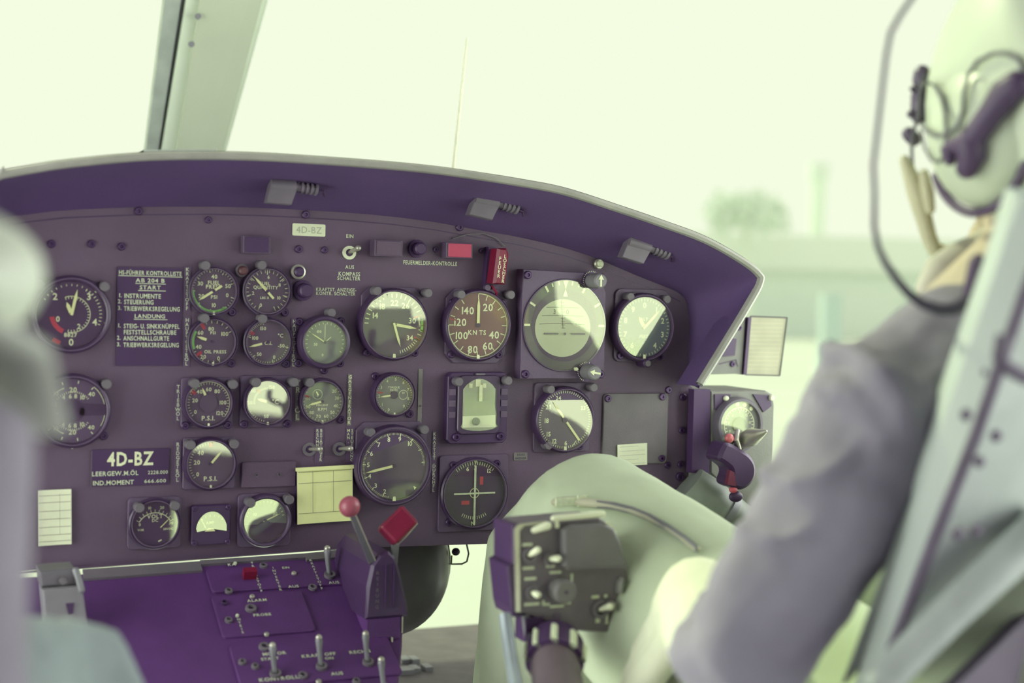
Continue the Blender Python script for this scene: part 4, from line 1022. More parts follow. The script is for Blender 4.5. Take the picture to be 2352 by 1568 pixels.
# red T handle
hb = at(908, 1300, -0.12); hc = at(913, 1207, -0.14)
hv = thing('red_handle', 'tilted dark red box handle on a metal stem right of the red ball', 'handle', hb)
k = ppm(hb)
b = MB(); b.box(-36*k, 36*k, -.016, .016, -27*k, 27*k); o = b.build('grip', M_REDPL, hv); o.location = hc-hb; o.rotation_euler = (R(-20), R(-42), R(0))
bv = o.modifiers.new('bevel', 'BEVEL'); bv.width = .003; bv.segments = 2
b = MB(); b.loft([[Vector((-6*k, 0, 0)), Vector((5*k, 0, 0)), Vector((5*k, .004, 0)), Vector((-6*k, .004, 0))], [Vector((-9*k, 0, 70*k)), Vector((10*k, 0, 70*k)), Vector((10*k, .004, 70*k)), Vector((-9*k, .004, 70*k))]], True)
b.build('stem', M_GREYM, hv, recalc=True)
b = MB(); e = hc-hb; b.tube([e+Vector((-2*k, -.004, -40*k)), e+Vector((14*k, -.006, -22*k)), e+Vector((44*k, -.004, 6*k))], [2.4*k, 3.6*k, 2.4*k], 8); b.build('edge_trim', M_STEEL, hv, smooth=True)

# latch block left of the pedestal
lp = at(140, 1376, -0.10); k = ppm(lp)
lt_ = thing('latch_block', 'grey metal latch block with a slot at the left end of the pedestal', 'latch', lp)
b = MB(); b.prism([(-44*k, 30*k), (44*k, 34*k), (60*k, -76*k), (-34*k, -78*k)], -.02, .010, .002); o = b.build('flap', mat('latch_grey', (.36, .37, .34), .5, .1), lt_, recalc=True); o.rotation_euler = PR
b = MB(); b.prism([(-48*k, 70*k), (28*k, 72*k), (40*k, 34*k), (-44*k, 32*k)], -.03, .004, .002); o = b.build('hinge_plate', mat('latch_dim', (.22, .22, .21), .5, .1), lt_, recalc=True); o.rotation_euler = PR
b = MB(); b.prism([(8*k, -4*k), (26*k, -4*k), (24*k, -28*k), (14*k, -30*k)], .010, .0112); o = b.build('slot', M_BLACK, lt_, recalc=True); o.rotation_euler = PR
b = MB(); b.tube([(2*k, -.010, 46*k), (2*k, .0, 46*k)], 8*k, 10); b.build('pin', M_POST, lt_, smooth=True)
b = MB(); b.tube([(30*k, -.006, 68*k), (36*k, -.008, 50*k), (42*k, -.010, 24*k)], 8*k, 10, rnd=True); b.build('spring_edge', M_GREYM, lt_, smooth=True)

# rounded housing under the panel, behind the quadrant
dp = at(893, 1300, 0.10); k = ppm(dp)
dm = thing('round_housing', 'large dark rounded housing hanging under the panel behind the quadrant', 'housing', dp)
b = MB(); b.lathe([(0, .05), (60*k, .048), (110*k, .036), (134*k, .016), (141*k, 0), (141*k, -.14), (0, -.14)], 48)
o = b.build('shell', mat('housing_paint', (.17, .165, .165), .38, var=.08), dm, smooth=True); o.rotation_euler = (R(90), 0, R(-18)); o.scale = (1.0, 1.15, 1)
b = MB(); b.lathe([(141*k, -.02), (145*k, -.02), (145*k, -.034), (141*k, -.034)], 48); o = b.build('rim_band', M_BLACK, dm, smooth=True); o.rotation_euler = (R(90), 0, R(-18)); o.scale = (1.0, 1.15, 1)
# small wire loop by the chin window
wp = at(1058, 1270, 0.08); k = ppm(wp)
wl = thing('wire_clip', 'small wire loop with a dark rubber knob below the panel edge', 'clip', wp)
b = MB(); b.tube([(14*k, 0, 22*k), (20*k, 0, -2*k), (16*k, 0, -20*k), (4*k, 0, -25*k), (-22*k, 0, -24*k), (-22*k, 0, -4*k)], 2.2*k, 8); b.build('wire', mat('wire_grey', (.25, .28, .2), .4, .4), wl, smooth=True)
b = MB(); b.ell((-12*k, 0, 4*k), (10*k, 8*k, 9*k), 14, 8); b.build('knob', M_BLACK, wl, smooth=True)
# ------------------------------------------------------------------ right of the panel
M_GREYG = mat('grey_green_paint', (0.27, 0.27, 0.24), .5, bump=.15, bscale=500)
Ys = -0.02
def sl_(px, py, Y=Ys): p = at(px, py, Y); return Vector((p.x, p.y, p.z))
sp = sl_(1700, 980)
sc = thing('side_instrument_box', 'grey-green side box right of the panel with a dark left flank', 'box', sp, PR)
k = ppm(sp)
def loc(px, py, Y=Ys): p = at(px, py, Y)-sp; return p.x, p.z
pts = [loc(1632, 897), loc(1760, 897), loc(1776, 906), loc(1780, 930), loc(1776, 1080), loc(1740, 1180), loc(1690, 1150), loc(1632, 1086)]
b = MB(); b.prism(pts, -.09, 0, .002); b.build('face_plate', M_GREYG, sc, recalc=True)
pts = [loc(1594, 894, Ys), loc(1631, 894, Ys), loc(1629, 1086, Ys), loc(1588, 1086, Ys)]
b = MB(); b.prism(pts, -.012, .0005); b.build('flank', M_DIALD, sc, recalc=True)
b = MB(); b.prism([loc(1640, 905), loc(1676, 905), loc(1672, 940), loc(1650, 944), loc(1640, 940)], 0, .002); b.build('corner_recess', M_BLACK, sc, recalc=True)
b = MB(); b.prism([loc(1728, 905), loc(1768, 908), loc(1770, 932), loc(1752, 946)], 0, .002); b.build('corner_recess', M_BLACK, sc, recalc=True)
for px, py in ((1664, 914), (1768, 913)):
    x, y = loc(px, py); b = MB(); b.cyl(6*k, 0, .006, 12, (x, y), bev=.001); b.build('clip_screw', M_PAPERW, sc, smooth=True)
# gauge on the side box
gp = sl_(1702, 976, Ys-.012)
gt = thing('side_gauge', 'grey round gauge on the side box behind the small spot lamp', 'gauge', (gp.x, Ys, gp.z), PR)
kk = ppm(gp)
b = MB(); b.lathe([(64*kk, 0), (64*kk, .008), (60*kk, .012), (54*kk, .012), (52*kk, .008)], 40); b.build('bezel', mat('bezel_grey', (.19, .18, .19), .4), gt, smooth=True)
b = MB(); b.disc(53*kk, .008, 40); b.build('dial', M_DIALG, gt)
b = MB()
for a in range(-150, 151, 12):
    p = pol(a, 38*kk); q = pol(a, 34*kk if a % 36 else 46*kk); b.line(*p, *q, 2*kk, .0083)
b.arc(-150, 150, 39*kk, 41*kk, .0083)
for i_, a in enumerate(range(-120, 121, 40)): text(b, str(i_*3), *pol(a, 29*kk), 6*kk, .0083)
for a in (-8, 16, 40): p = pol(a, 48*kk); b.disc(5*kk, .0083, 10, p)
b.build('dial_marking', M_WHITE, gt)
b = MB(); b.cyl(18*kk, .008, .010, 20); b.build('hub', mat('hub_dark', (.11, .11, .13), .5), gt)
b = MB(); b.disc(54*kk, .0, 40); g = b.build('glass', G_DIAL, gt); g.location = (0, 0, .0118)
# spot lamp
lp = sl_(1715, 1008, Ys-.045); k = ppm(lp)
lm = thing('spot_lamp', 'small black and chrome spot lamp with a red button in front of the side gauge', 'lamp', lp)
ax = (at(1755, 990, Ys-.075)-at(1700, 1012, Ys-.03))
an = ax.normalized()
o0 = Vector((0, 0, 0))
b = MB(); b.tube([o0-an*.008, o0+an*.010, o0+an*.034, o0+an*.040], [19*k, 21*k, 7*k, 2*k], 20); b.build('cone', M_STEEL, lm, smooth=True)
b = MB(); b.tube([o0-an*.030, o0-an*.008], [17*k, 20*k], 20); b.build('barrel', mat('lamp_black', (.10, .075, .10), .35), lm, smooth=True)
cl_ = loc
b = MB(); b.tube([at(1694, 990, Ys-.05)-lp, at(1690, 1010, Ys-.055)-lp, at(1698, 1030, Ys-.05)-lp], [6*k, 8*k, 5*k], 10, rnd=True); b.build('chrome_clamp', M_STEEL, lm, smooth=True)
b = MB(); b.ell(at(1675, 1006, Ys-.055)-lp, (11*k, 9*k, 11*k), 16, 10); b.build('red_button', mat('button_pink', (.62, .16, .17), .3), lm, smooth=True)
b = MB(); b.ell(at(1676, 1008, Ys-.045)-lp, (20*k, 12*k, 15*k), 16, 10); b.build('button_base', M_GREYG, lm, smooth=True)
shade = [at(x, y, Ys-.05)-lp for x, y in ((1652, 1008), (1640, 1030), (1632, 1052), (1650, 1062), (1668, 1078), (1655, 1108), (1672, 1118), (1690, 1122), (1712, 1108), (1722, 1085), (1720, 1060), (1706, 1040), (1690, 1030))]
b = MB(); b.prism(chaikin([(p.x, p.z) for p in shade]), -.012, .016, .004); o = b.build('holder', M_BLACK, lm, recalc=True); o.rotation_euler = PR; o.location = (0, -.05+.045, 0)
b = MB(); b.prism([(p.x, p.z) for p in [at(x, y, Ys-.05)-lp for x, y in ((1658, 1075), (1668, 1080), (1672, 1112), (1652, 1108))]], .012, .018); o = b.build('red_shutter', mat('shutter_red', (.22, .03, .07), .5), lm, recalc=True); o.rotation_euler = PR; o.location = (0, -.004, 0)
b = MB(); b.ell(at(1684, 1124, Ys-.06)-lp, (10*k, 9*k, 8*k), 14, 8); b.build('red_bulb', mat('bulb_red', (.65, .12, .16), .3), lm, smooth=True)
b = MB(); b.ell(at(1690, 1140, Ys-.055)-lp, (18*k, 10*k, 13*k), 14, 8); b.build('end_cap', M_BLACK, lm, smooth=True)
# duct running down to the right
d0 = sl_(1606, 1150, -.03); d1 = sl_(1765, 1290, -.05); k = ppm(d0)
dt = thing('air_duct', 'thick grey-green air duct slanting down right of the panel', 'duct', d0)
b = MB(); b.tube([Vector((-.016, .006, .016)), Vector((0, 0, 0)), (d1-d0)*.5, (d1-d0)*1.3], [.028, .033, .035, .037], 28, rnd=False)
b.build('hose', mat('duct_paint', (.30, .32, .29), .45), dt, smooth=True)
for q in (.25, .8):
    b = MB(); c = (d1-d0)*q; e = (d1-d0).normalized(); b.tube([c-e*.004, c+e*.004], .0375, 28); b.build('clamp_band', M_GREYM, dt, smooth=True)
b = MB(); q0 = at(1600, 1225, .02)-d0; b.box(q0.x-.01, q0.x+.14, .05, .15, q0.z-.14, q0.z+.0); b.build('duct_box', M_BLACK, dt)
# card holder outside the hood
hp = sl_(1700, 795, 0.06); k = ppm(hp)
ch = thing('card_holder', 'grey bracket box with a slot holding a card right of the hood', 'holder', hp, PR)
def lh(px, py): p = at(px, py, 0.06)-hp; return p.x, p.z
b = MB(); b.prism([lh(1610, 860), lh(1705, 858), lh(1713, 727), lh(1690, 727)], -.02, 0, .001); b.build('bracket', M_GREYG, ch, recalc=True)
b = MB(); b.prism([lh(1704, 860), lh(1711, 860), lh(1722, 728), lh(1715, 728)], -.02, .004); b.build('dark_edge', M_BLACK, ch, recalc=True)
b = MB(); b.prism([lh(1640, 820), lh(1686, 816), lh(1690, 778), lh(1680, 776), lh(1662, 790)], 0, .002); b.build('slot', M_BLACK, ch, recalc=True)
for px, py in ((1697, 752), (1682, 836)):
    x, y = lh(px, py); screw(ch, x, y, 0, .0036)
b = MB(); b.line(*lh(1650, 836), *lh(1690, 826), .0012, .0006); b.line(*lh(1690, 826), *lh(1694, 842), .0012, .0006); b.build('edge_line', M_BLACK, ch)
b = MB()
F4 = [(1709, 860), (1788, 862), (1805, 729), (1720, 726)]
for (a, c) in zip(F4, F4[1:]+F4[:1]): p, q = lh(*a), lh(*c); b.tube([(p[0], p[1], .003), (q[0], q[1], .003)], .0009, 6)
b.build('card_frame', mat('frame_dark', (.13, .12, .11), .5), ch)
cp = sl_(1755, 795, 0.06)
cc = thing('compass_card', 'pale ruled correction card in the holder right of the hood', 'card', cp, PR)
def lc(px, py): p = at(px, py, 0.06)-cp; return p.x, p.z
b = MB(); b.prism([lc(1711, 858), lc(1787, 860), lc(1803, 731), lc(1721, 728)], .0016, .0024); b.build('sheet', mat('card_cream', (.78, .76, .52), .8), cc, recalc=True)
b = MB()
for q in range(12): y = 742+q*9.5; b.line(*lc(1722-q*.8, y), *lc(1796-q*1.2, y+1), .0005, .0027)
b.build('ruled_line', mat('card_line', (.62, .60, .40), .8), cc)

# ------------------------------------------------------------------ collective lever with switch box
YB = -0.36
cp = at(1300, 1320, YB); k = ppm(cp)
co = thing('collective_lever', 'collective lever head, dark switch box with grey pad in front of the trouser knee', 'lever', cp, PR)
def lb_(px, py): p = at(px, py, YB)-cp; return p.x, p.z
face = [(1190, 1216), (1201, 1204), (1285, 1197), (1300, 1195), (1378, 1190), (1403, 1204), (1418, 1232), (1428, 1270), (1440, 1310), (1450, 1368), (1453, 1430), (1442, 1448), (1382, 1452), (1325, 1449), (1250, 1424), (1192, 1404)]
b = MB(); b.prism([lb_(*p) for p in face], -.040, 0, .0015); b.build('switch_box', mat('box_black', (.098, .080, .098), .5, bump=.1, bscale=600), co, recalc=True)
b = MB(); b.prism([lb_(*p) for p in ((1252, 1196), (1190, 1204), (1181, 1216), (1184, 1404), (1194, 1404), (1192, 1218), (1204, 1206), (1256, 1202))], -.001, .0012); b.build('edge_trim', M_STEEL, co, recalc=True)
b = MB(); b.prism([lb_(*p) for p in ((1178, 1206), (1186, 1204), (1190, 1405), (1194, 1420), (1182, 1418), (1176, 1396), (1166, 1300), (1178, 1294))], -.040, -.001, .001); b.build('side_cheek', M_BLACK, co, recalc=True)
b = MB(); b.prism([lb_(*p) for p in ((1284, 1213), (1305, 1203), (1380, 1199), (1400, 1210), (1414, 1240), (1430, 1298), (1295, 1304), (1286, 1296))], 0, .009, .002); o = b.build('grey_pad', mat('pad_grey', (.185, .185, .185), .55, bump=.1, bscale=700), co, recalc=True)
b = MB(); b.line(*lb_(1288, 1299), *lb_(1430, 1298), .0012, .0094); b.build('pad_edge', M_POST, o)
x0, y0 = lb_(1268, 1188); x1, y1 = lb_(1378, 1178)
b = MB(); b.tube([(x0, y0, .004), (x1, y1, .004)], .0028, 10, rnd=True); b.tube([(x0+.002, y0, .004), (x0+.004, y0-.008, .002)], .002, 8); b.build('guard_wire', M_PAPERW, co, smooth=True)
b = MB(); b.prism([lb_(*p) for p in ((1388, 1199), (1396, 1198), (1414, 1222), (1410, 1226))], -.001, .003); b.build('corner_chip', M_PAPERW, co, recalc=True)
k = ppm(cp)
x, y = lb_(1284, 1352); b = MB(); b.cyl(28*k, 0, .014, 28, (x, y), bev=.002); o = b.build('trim_knob', mat('knob_olive', (.26, .27, .22), .5), co, smooth=True)
b = MB(); b.cyl(4*k, .014, .0146, 10, (x, y)); b.build('knob_dot', M_BLACK, o)
def ringsw(px, py, r, tip):
    x, y = lb_(px, py)
    b = MB(); b.lathe([(r*.55*k, 0), (r*.6*k, .003), (r*k, .003), (r*k, 0)], 22, (x, y)); o = b.build('switch_ring', M_POST, co, smooth=True)
    b = MB(); b.tube([(x, y, .001), (x+tip[0]*k*.7, y+tip[1]*k*.7, .010)], [.002, .0030], 10, rnd=True); b.build('switch_bat', M_PAPERW if tip != (0, 0) else M_BLACK, o, smooth=True)
ringsw(1215, 1274, 18, (12, 22)); ringsw(1222, 1360, 17, (2, 0)); ringsw(1262, 1282, 16, (12, 6)); ringsw(1377, 1398, 22, (18, 16))
b = MB(); x, y = lb_(1235, 1213); b.tube([(x-.004, y-.001, .002), (x+.006, y+.003, .006)], [.0028, .0036], 10, rnd=True); b.build('lever_tip', M_PAPERW, co, smooth=True)
b = MB()
def bx(px0, py0, px1, py1):
    p, q = lb_(px0, py1), lb_(px1, py0); b.box(p[0], q[0], p[1], q[1], .0004, .0009)
for a in ((1199, 1246, 1222, 1254), (1200, 1300, 1226, 1308), (1204, 1324, 1231, 1332), (1203, 1382, 1238, 1391), (1253, 1296, 1273, 1303), (1262, 1310, 1288, 1317), (1309, 1317, 1315, 1376), (1262, 1388, 1294, 1395),
          (1245, 1378, 1250, 1390), (1250, 1384, 1262, 1390), (1294, 1380, 1310, 1387), (1358, 1366, 1375, 1374), (1387, 1364, 1394, 1372), (1367, 1418, 1377, 1430), (1390, 1402, 1396, 1432), (1378, 1412, 1390, 1418)): bx(*a)
b.build('panel_marking', M_INK, co)
b = MB()
for i_, s in enumerate(('LDG LT', 'SRCH LT')):
    x, y = lb_(1191, 1268+i_*74); text(b, s, x, y, 6*k, .0006, ang=R(90), width=60*k)
b.build('lettering', M_INK, co)
b = MB(); x, y = lb_(1279, 1416); b.lathe([(4*k, 0), (5*k, .001), (10*k, .001), (10*k, 0)], 16, (x, y)); b.build('screw_ring', M_FLANGE, co)
b = MB(); x, y = lb_(1420, 1340); b.prism([(x-8*k, y-20*k), (x+6*k, y-18*k), (x+9*k, y+14*k), (x, y+18*k), (x-7*k, y+8*k)], 0, .008, .002); b.build('trigger', M_GREYG, co, recalc=True)
x, y = lb_(1396, 1388); b = MB(); b.ell((x, y, .006), (12*k, 12*k, 12*k), 14, 8); b.build('cap_nut', M_STEEL, co, smooth=True)
# neck, striped collar, twist grip and side tube (towards the seat)
def w2(px, py, Y): q = at(px, py, Y)-cp; return Vector((q.x, q.z, -q.y))
b = MB(); b.tube([w2(1275, 1430, YB+.02), w2(1272, 1470, YB+.01), w2(1272, 1510, YB-.01)], [.020, .019, .019], 20); b.build('neck', M_BLACK, co, smooth=True)
c0, c1 = w2(1276, 1470, YB-.005), w2(1274, 1522, YB-.03)
b = MB(); b.tube([c0, c0.lerp(c1, .3), c1], [.021, .0245, .0245], 24); o = b.build('collar', M_BLACK, co, smooth=True)
axd = (c1-c0).normalized(); ux = axd.cross(Vector((1, 0, 0))).normalized(); uy = axd.cross(ux)
for a in range(0, 360, 40):
    e = ux*math.cos(R(a+12))+uy*math.sin(R(a+12)); f_ = axd.cross(e)
    m0 = c0.lerp(c1, .42)+e*.0235; m1 = c1+e*.0235
    b = MB(); b.tube([m0, m1], [(.0042, .0025), (.0042, .0025)], 8); b.build('collar_stripe', M_INK, o)
g1 = w2(1300, 1700, YB-.12)
b = MB(); b.tube([c1, c1.lerp(g1, .1), g1], [.0195, .0205, .022], 24); o = b.build('twist_grip', mat('grip_brown', (.20, .165, .16), .5, bump=.1), co, smooth=True)
b = MB(); b.tube([c1.lerp(g1, .02)+Vector((.003, .006, .0195)), g1+Vector((.003, .006, .021))], .0022, 8); b.build('grip_stripe', M_PAPER, o)
b = MB(); b.tube([w2(1160, 1412, YB-.0), w2(1172, 1500, YB-.02), w2(1196, 1640, YB-.08)], .0055, 12); b.build('side_tube', mat('tube_blue', (.36, .42, .44), .3, .4), co, smooth=True)
b = MB(); b.tube([w2(1206, 1412, YB+.004), w2(1214, 1470, YB-.0)], .0035, 8); b.build('link_rod', M_GREYM, co, smooth=True)
b = MB(); b.box(*sorted((w2(1205, 1470, YB).x, w2(1245, 1420, YB).x)), *sorted((w2(1205, 1475, YB).y, w2(1245, 1415, YB).y)), -.02, .002); b.build('link_block', M_BLACK, co)

# ------------------------------------------------------------------ people
def organic(mb, name, m, parent, vox=.006, smooth=8, disp=0.0, dscale=.05, origin=None):
    o = mb.build(name, m, parent)
    if origin is not None:
        o.data.transform(Matrix.Translation(-Vector(origin)))
        if not parent: o.location = origin
    r = o.modifiers.new('remesh', 'REMESH'); r.mode = 'VOXEL'; r.voxel_size = vox; r.use_smooth_shade = True
    s = o.modifiers.new('smooth', 'SMOOTH'); s.factor = .5; s.iterations = smooth
    if disp:
        tx = bpy.data.textures.new(name+'_folds', 'CLOUDS'); tx.noise_scale = dscale; tx.noise_depth = 2
        d = o.modifiers.new('folds', 'DISPLACE'); d.texture = tx; d.strength = disp; d.mid_level = .5; d.texture_coords = 'LOCAL'
    return o
M_SKIN = mat('skin', (.52, .42, .28), .55, var=.08, scale=40)
M_JACK = mat('jacket_cloth', (.36, .35, .40), .9, var=.08, scale=20, bump=.25, bscale=900)
M_TROU = mat('trouser_cloth', (.52, .53, .44), .9, var=.05, scale=20, bump=.2, bscale=1200)
M_HELM = mat('helmet_white', (.62, .66, .50), .35, var=.03)
M_HELM2 = mat('helmet_grey', (.50, .54, .44), .4, var=.04)
M_GLOVE = mat('glove_cream', (.62, .65, .48), .8, var=.05)
M_LEATH = mat('strap_dark', (.15, .09, .20), .5)
M_CHIN = mat('strap_beige', (.52, .50, .34), .7)
V = Vector
def hand(mb, wrist, knuck, side, tips, rf=.0085):
    # palm + five bent fingers; side = unit vector across the palm towards the little finger
    d = (knuck-wrist)
    for q in (-.030, -.010, .010, .028):
        mb.tube([wrist+side*q*.6, wrist+d*.5+side*q*.9, knuck+side*q], [.017, .016, .012], 12, rnd=True)
    for i_, (q, ln) in enumerate(zip((-.030, -.010, .010, .028), (.92, 1.0, .95, .78))):
        a = knuck+side*q; t1, t2, t3 = tips
        p1 = a+t1*ln*.040; p2 = p1+t2*ln*.028; p3 = p2+t3*ln*.022
        mb.tube([a, p1, p2, p3], [rf*1.15, rf, rf*.92, rf*.8], 10, rnd=True)
    th = wrist+d*.3-side*.030
    n_ = d.normalized()
    mb.tube([wrist+d*.15-side*.012, th, th+n_*.028-side*.014, th+n_*.052-side*.010], [.013, .0125, .0105, .0085], 10, rnd=True)

# --- pilot in the right seat
HC = V((.815, -.665, 1.150))          # helmet centre
pil = MB()
pil.ell(HC+V((0, .03, -.02)), (.078, .098, .115), 20, 14)                    # head
pil.ell(HC+V((-.0, .128, -.045)), (.014, .018, .020), 10, 8)                 # nose
pil.ell(HC+V((0, .085, -.105)), (.045, .045, .035), 14, 8)                   # jaw and chin
pil.ell(HC+V((0, .115, -.088)), (.024, .010, .008), 12, 8)                   # mouth
pil.tube([HC+V((-.005, .02, -.08)), V((.790, -.630, 1.015)), V((.79, -.64, .96))], [.058, .060, .075], 18, rnd=True)
SH = at(2050, 945, -.672); EL = at(1672, 1530, -.66); WR = at(1605, 1370, -.46)
SR = V((1.0, -.672, .905)); ER = V((1.04, -.56, .66)); WRR = V((.90, -.34, .68))
pil.tube([V((.80, -.66, .95)), V((.80, -.69, .75)), V((.80, -.70, .48))], [(.15, .09), (.14, .10), (.15, .11)], 18, rnd=True)
pil.tube([V((.72, -.665, .93)), SH, EL, WR], [.045, .040, .018, .018], 14, rnd=True)
pil.tube([V((.88, -.665, .93)), SR, ER, WRR], [.05, .045, .040, .030], 14, rnd=True)
KN = V((.652, -.125, .742)); HP = V((.70, -.62, .62)); FT = V((.640, -.06, .30))
pil.tube([HP, KN, FT], [.075, .065, .045], 14, rnd=True)
KR = V((.98, -.125, .742)); pil.tube([V((.90, -.62, .62)), KR, V((.98, -.06, .30))], [.075, .065, .045], 14, rnd=True)
for ft in (FT, V((.98, -.06, .30))): pil.tube([ft+V((0, -.03, -.09)), ft+V((0, .16, -.11))], [.04, .032], 12, rnd=True)
KU = at(1500, 1490, -.43)
sd_ = V((.55, .55, .62)).normalized()
hand(pil, WRR, WRR+V((-.02, .075, -.02)), V((1, 0, 0)), (V((0, .7, -.7)), V((0, .1, -1)), V((0, -.7, -.7))))
po = organic(pil, 'person', M_SKIN, None, .005, 6, origin=(.80, -.66, .62))
tag(po, 'pilot at the right in a pale helmet, grey jacket and olive trousers, seen from behind', 'person')
PO = V((.80, -.66, .62))
def on_pilot(mb, name, m, smooth=True, **kw):
    o = mb.build(name, m, po, smooth=smooth, **kw); o.data.transform(Matrix.Translation(-PO)); return o
# jacket
j = MB()
j.tube([V((.795, -.640, 1.005)), V((.795, -.645, .985)), V((.80, -.655, .935)), V((.80, -.668, .885)), V((.80, -.672, .862))], [(.060, .05), (.090, .078), (.158, .105), (.160, .112), (.156, .110)], 22)
j.tube([V((.785, -.632, 1.030)), V((.79, -.645, .985))], [.070, .090], 18)
j.tube([V((.738, -.655, .968)), V((.668, -.668, .953)), SH, SH.lerp(EL, .5)+V((.004, .0, .0)), EL+V((.006, 0, 0)), EL.lerp(WR, .22), EL.lerp(WR, .40)],
       [.053, .055, .059, .046, .035, .035, .035], 20, rnd=True)
j.tube([V((.86, -.66, .955)), V((.93, -.668, .940)), SR, ER, WRR], [.055, .056, .064, .058, .045], 18, rnd=True)
jseg = [(V((.668, -.668, .953)), SH, .055, .060), (SH, SH.lerp(EL, .5), .059, .046), (SH.lerp(EL, .5), EL, .046, .035)]
def on_segs(px, py, segs, off=0.0):
    d = ray(px, py)
    for s in range(300, 800):
        p = CAM+d*(s*.002)
        for a, c, ra, rb in segs:
            u = max(0, min(1, (p-a).dot(c-a)/(c-a).length_squared)); q = a.lerp(c, u)
            if (p-q).length < ra+(rb-ra)*u+off: return p
    return None
for fold, r in ((((1905, 800), (1965, 815), (2020, 860), (2058, 920), (2085, 985)), .009), (((1880, 885), (1935, 900), (1985, 945), (2025, 1010)), .007), (((1760, 1085), (1830, 1110), (1890, 1095), (1950, 1050)), .006),
                (((1700, 1210), (1770, 1235), (1850, 1225)), .006)):
    P = [q for q in (on_segs(x, y, jseg) for x, y in fold) if q is not None]
    if len(P) > 2: j.tube(P, r, 10, rnd=True)
jo = organic(j, 'jacket', M_JACK, po, .005, 5, .022, .07, origin=PO)
# sleeve seam and epaulette
# bright cuff and gloved hand skin over the hand
g = MB(); g.tube([EL.lerp(WR, .32), WR, WR.lerp(KU, .25)], [.037, .033, .030], 16, rnd=True)
hand(g, V(WR), KU, sd_, (V((-.35, .35, -.87)).normalized(), V((-.1, .1, -1)).normalized(), V((.3, -.2, -.95)).normalized(), ), .0105)
g.tube([WR, WR.lerp(KU, .6)], [.031, .022], 14, rnd=True)
organic(g, 'glove', M_GLOVE, po, .003, 4, origin=PO)
# trousers
tr_ = MB()
tr_.tube([HP+V((.06, -.02, .0)), HP, HP.lerp(KN, .45)+V((0, 0, .010)), KN+V((0, -.03, .010)), KN+V((0, .0, -.012)), KN.lerp(FT, .35)+V((-.004, -.01, 0)), KN.lerp(FT, .85)],
         [.11, .112, .102, .090, .086, .084, .078], 22, rnd=True)
tr_.tube([V((.86, -.64, .62)), V((.90, -.62, .62)), V((.94, -.37, .70)), KR+V((0, -.03, .01)), KR, V((.98, -.08, .35))], [.11, .112, .10, .088, .085, .075], 20, rnd=True)
tr_.ell((.80, -.66, .60), (.19, .15, .12), 20, 12); tr_.tube([V((.80, -.68, .86)), V((.80, -.69, .74)), V((.80, -.68, .62))], [(.150, .105), (.165, .12), (.175, .13)], 20, rnd=True)
kseg = [(HP.lerp(KN, .45)+V((0, 0, .010)), KN+V((0, -.03, .010)), .102, .090), (KN+V((0, -.03, .010)), KN+V((0, 0, -.012)), .090, .086), (KN, KN.lerp(FT, .35), .086, .084)]
for fold, r in ((((1185, 1290), (1200, 1200), (1232, 1120)), .006), (((1255, 1300), (1262, 1210), (1285, 1125)), .006), (((1330, 1240), (1400, 1235), (1480, 1262)), .005), (((1110, 1560), (1120, 1470), (1140, 1380)), .006)):
    P = [q for q in (on_segs(x, y, kseg) for x, y in fold) if q is not None]
    if len(P) > 2: tr_.tube(P, r, 10, rnd=True)
to = organic(tr_, 'trousers', M_TROU, po, .006, 6, .007, .11, origin=PO)
# zip pocket on the thigh: puller, slider and a row of teeth, laid on the cloth
def on_leg(px, py, off=.0):      # nearest point on the cloth along this ray, found on the built leg shape
    d = ray(px, py); best = None
    segs = [(HP, HP.lerp(KN, .45)+V((0, 0, .010)), .112, .102), (HP.lerp(KN, .45)+V((0, 0, .010)), KN+V((0, -.03, .010)), .102, .090), (KN+V((0, -.03, .010)), KN+V((0, 0, -.012)), .090, .086)]
    for s in range(200, 360):
        p = CAM+d*(s*.0045)
        for a, c, ra, rb in segs:
            u = max(0, min(1, (p-a).dot(c-a)/(c-a).length_squared)); q = a.lerp(c, u); r = ra+(rb-ra)*u
            if (p-q).length < r+off: return CAM+d*(s*.0045)
    return CAM+d*1.45
zp = [on_leg(x, y, .006) for x, y in ((1278, 1152), (1300, 1150), (1330, 1152), (1372, 1156), (1410, 1160), (1450, 1170), (1490, 1186), (1530, 1208), (1570, 1235), (1600, 1260))]
b = MB(); b.tube(zp, [(.006, .004)]*4+[(.0055, .003)]*3+[(.004, .0025)]*3, 10, rnd=True); zo = on_pilot(b, 'pocket_zip', mat('zip_tape', (.42, .42, .30), .9))
tm_ = None
for i_ in range(3, 9):
    for q in range(7):
        c = zp[i_].lerp(zp[i_+1], q/7) - fwd*.0050
        if tm_ is None:
            b = MB(); b.box(-.0009, .0009, -.002, .002, -.0034, .0034); tm_ = on_pilot(b, 'zip_tooth', M_GREYM, smooth=False); tm_.data.transform(Matrix.Translation(PO)); tm_.parent = zo; tm_.location = c-PO
        else: share(tm_, 'zip_tooth', zo, c-PO)
b = MB(); c = on_leg(1312, 1152, .013)-PO
b.box(c.x-.016, c.x+.014, c.y-.001, c.y+.001, c.z-.0035, c.z+.004); b.box(c.x+.006, c.x+.016, c.y-.002, c.y, c.z-.005, c.z+.006); o = b.build('zip_puller', M_INK, zo)
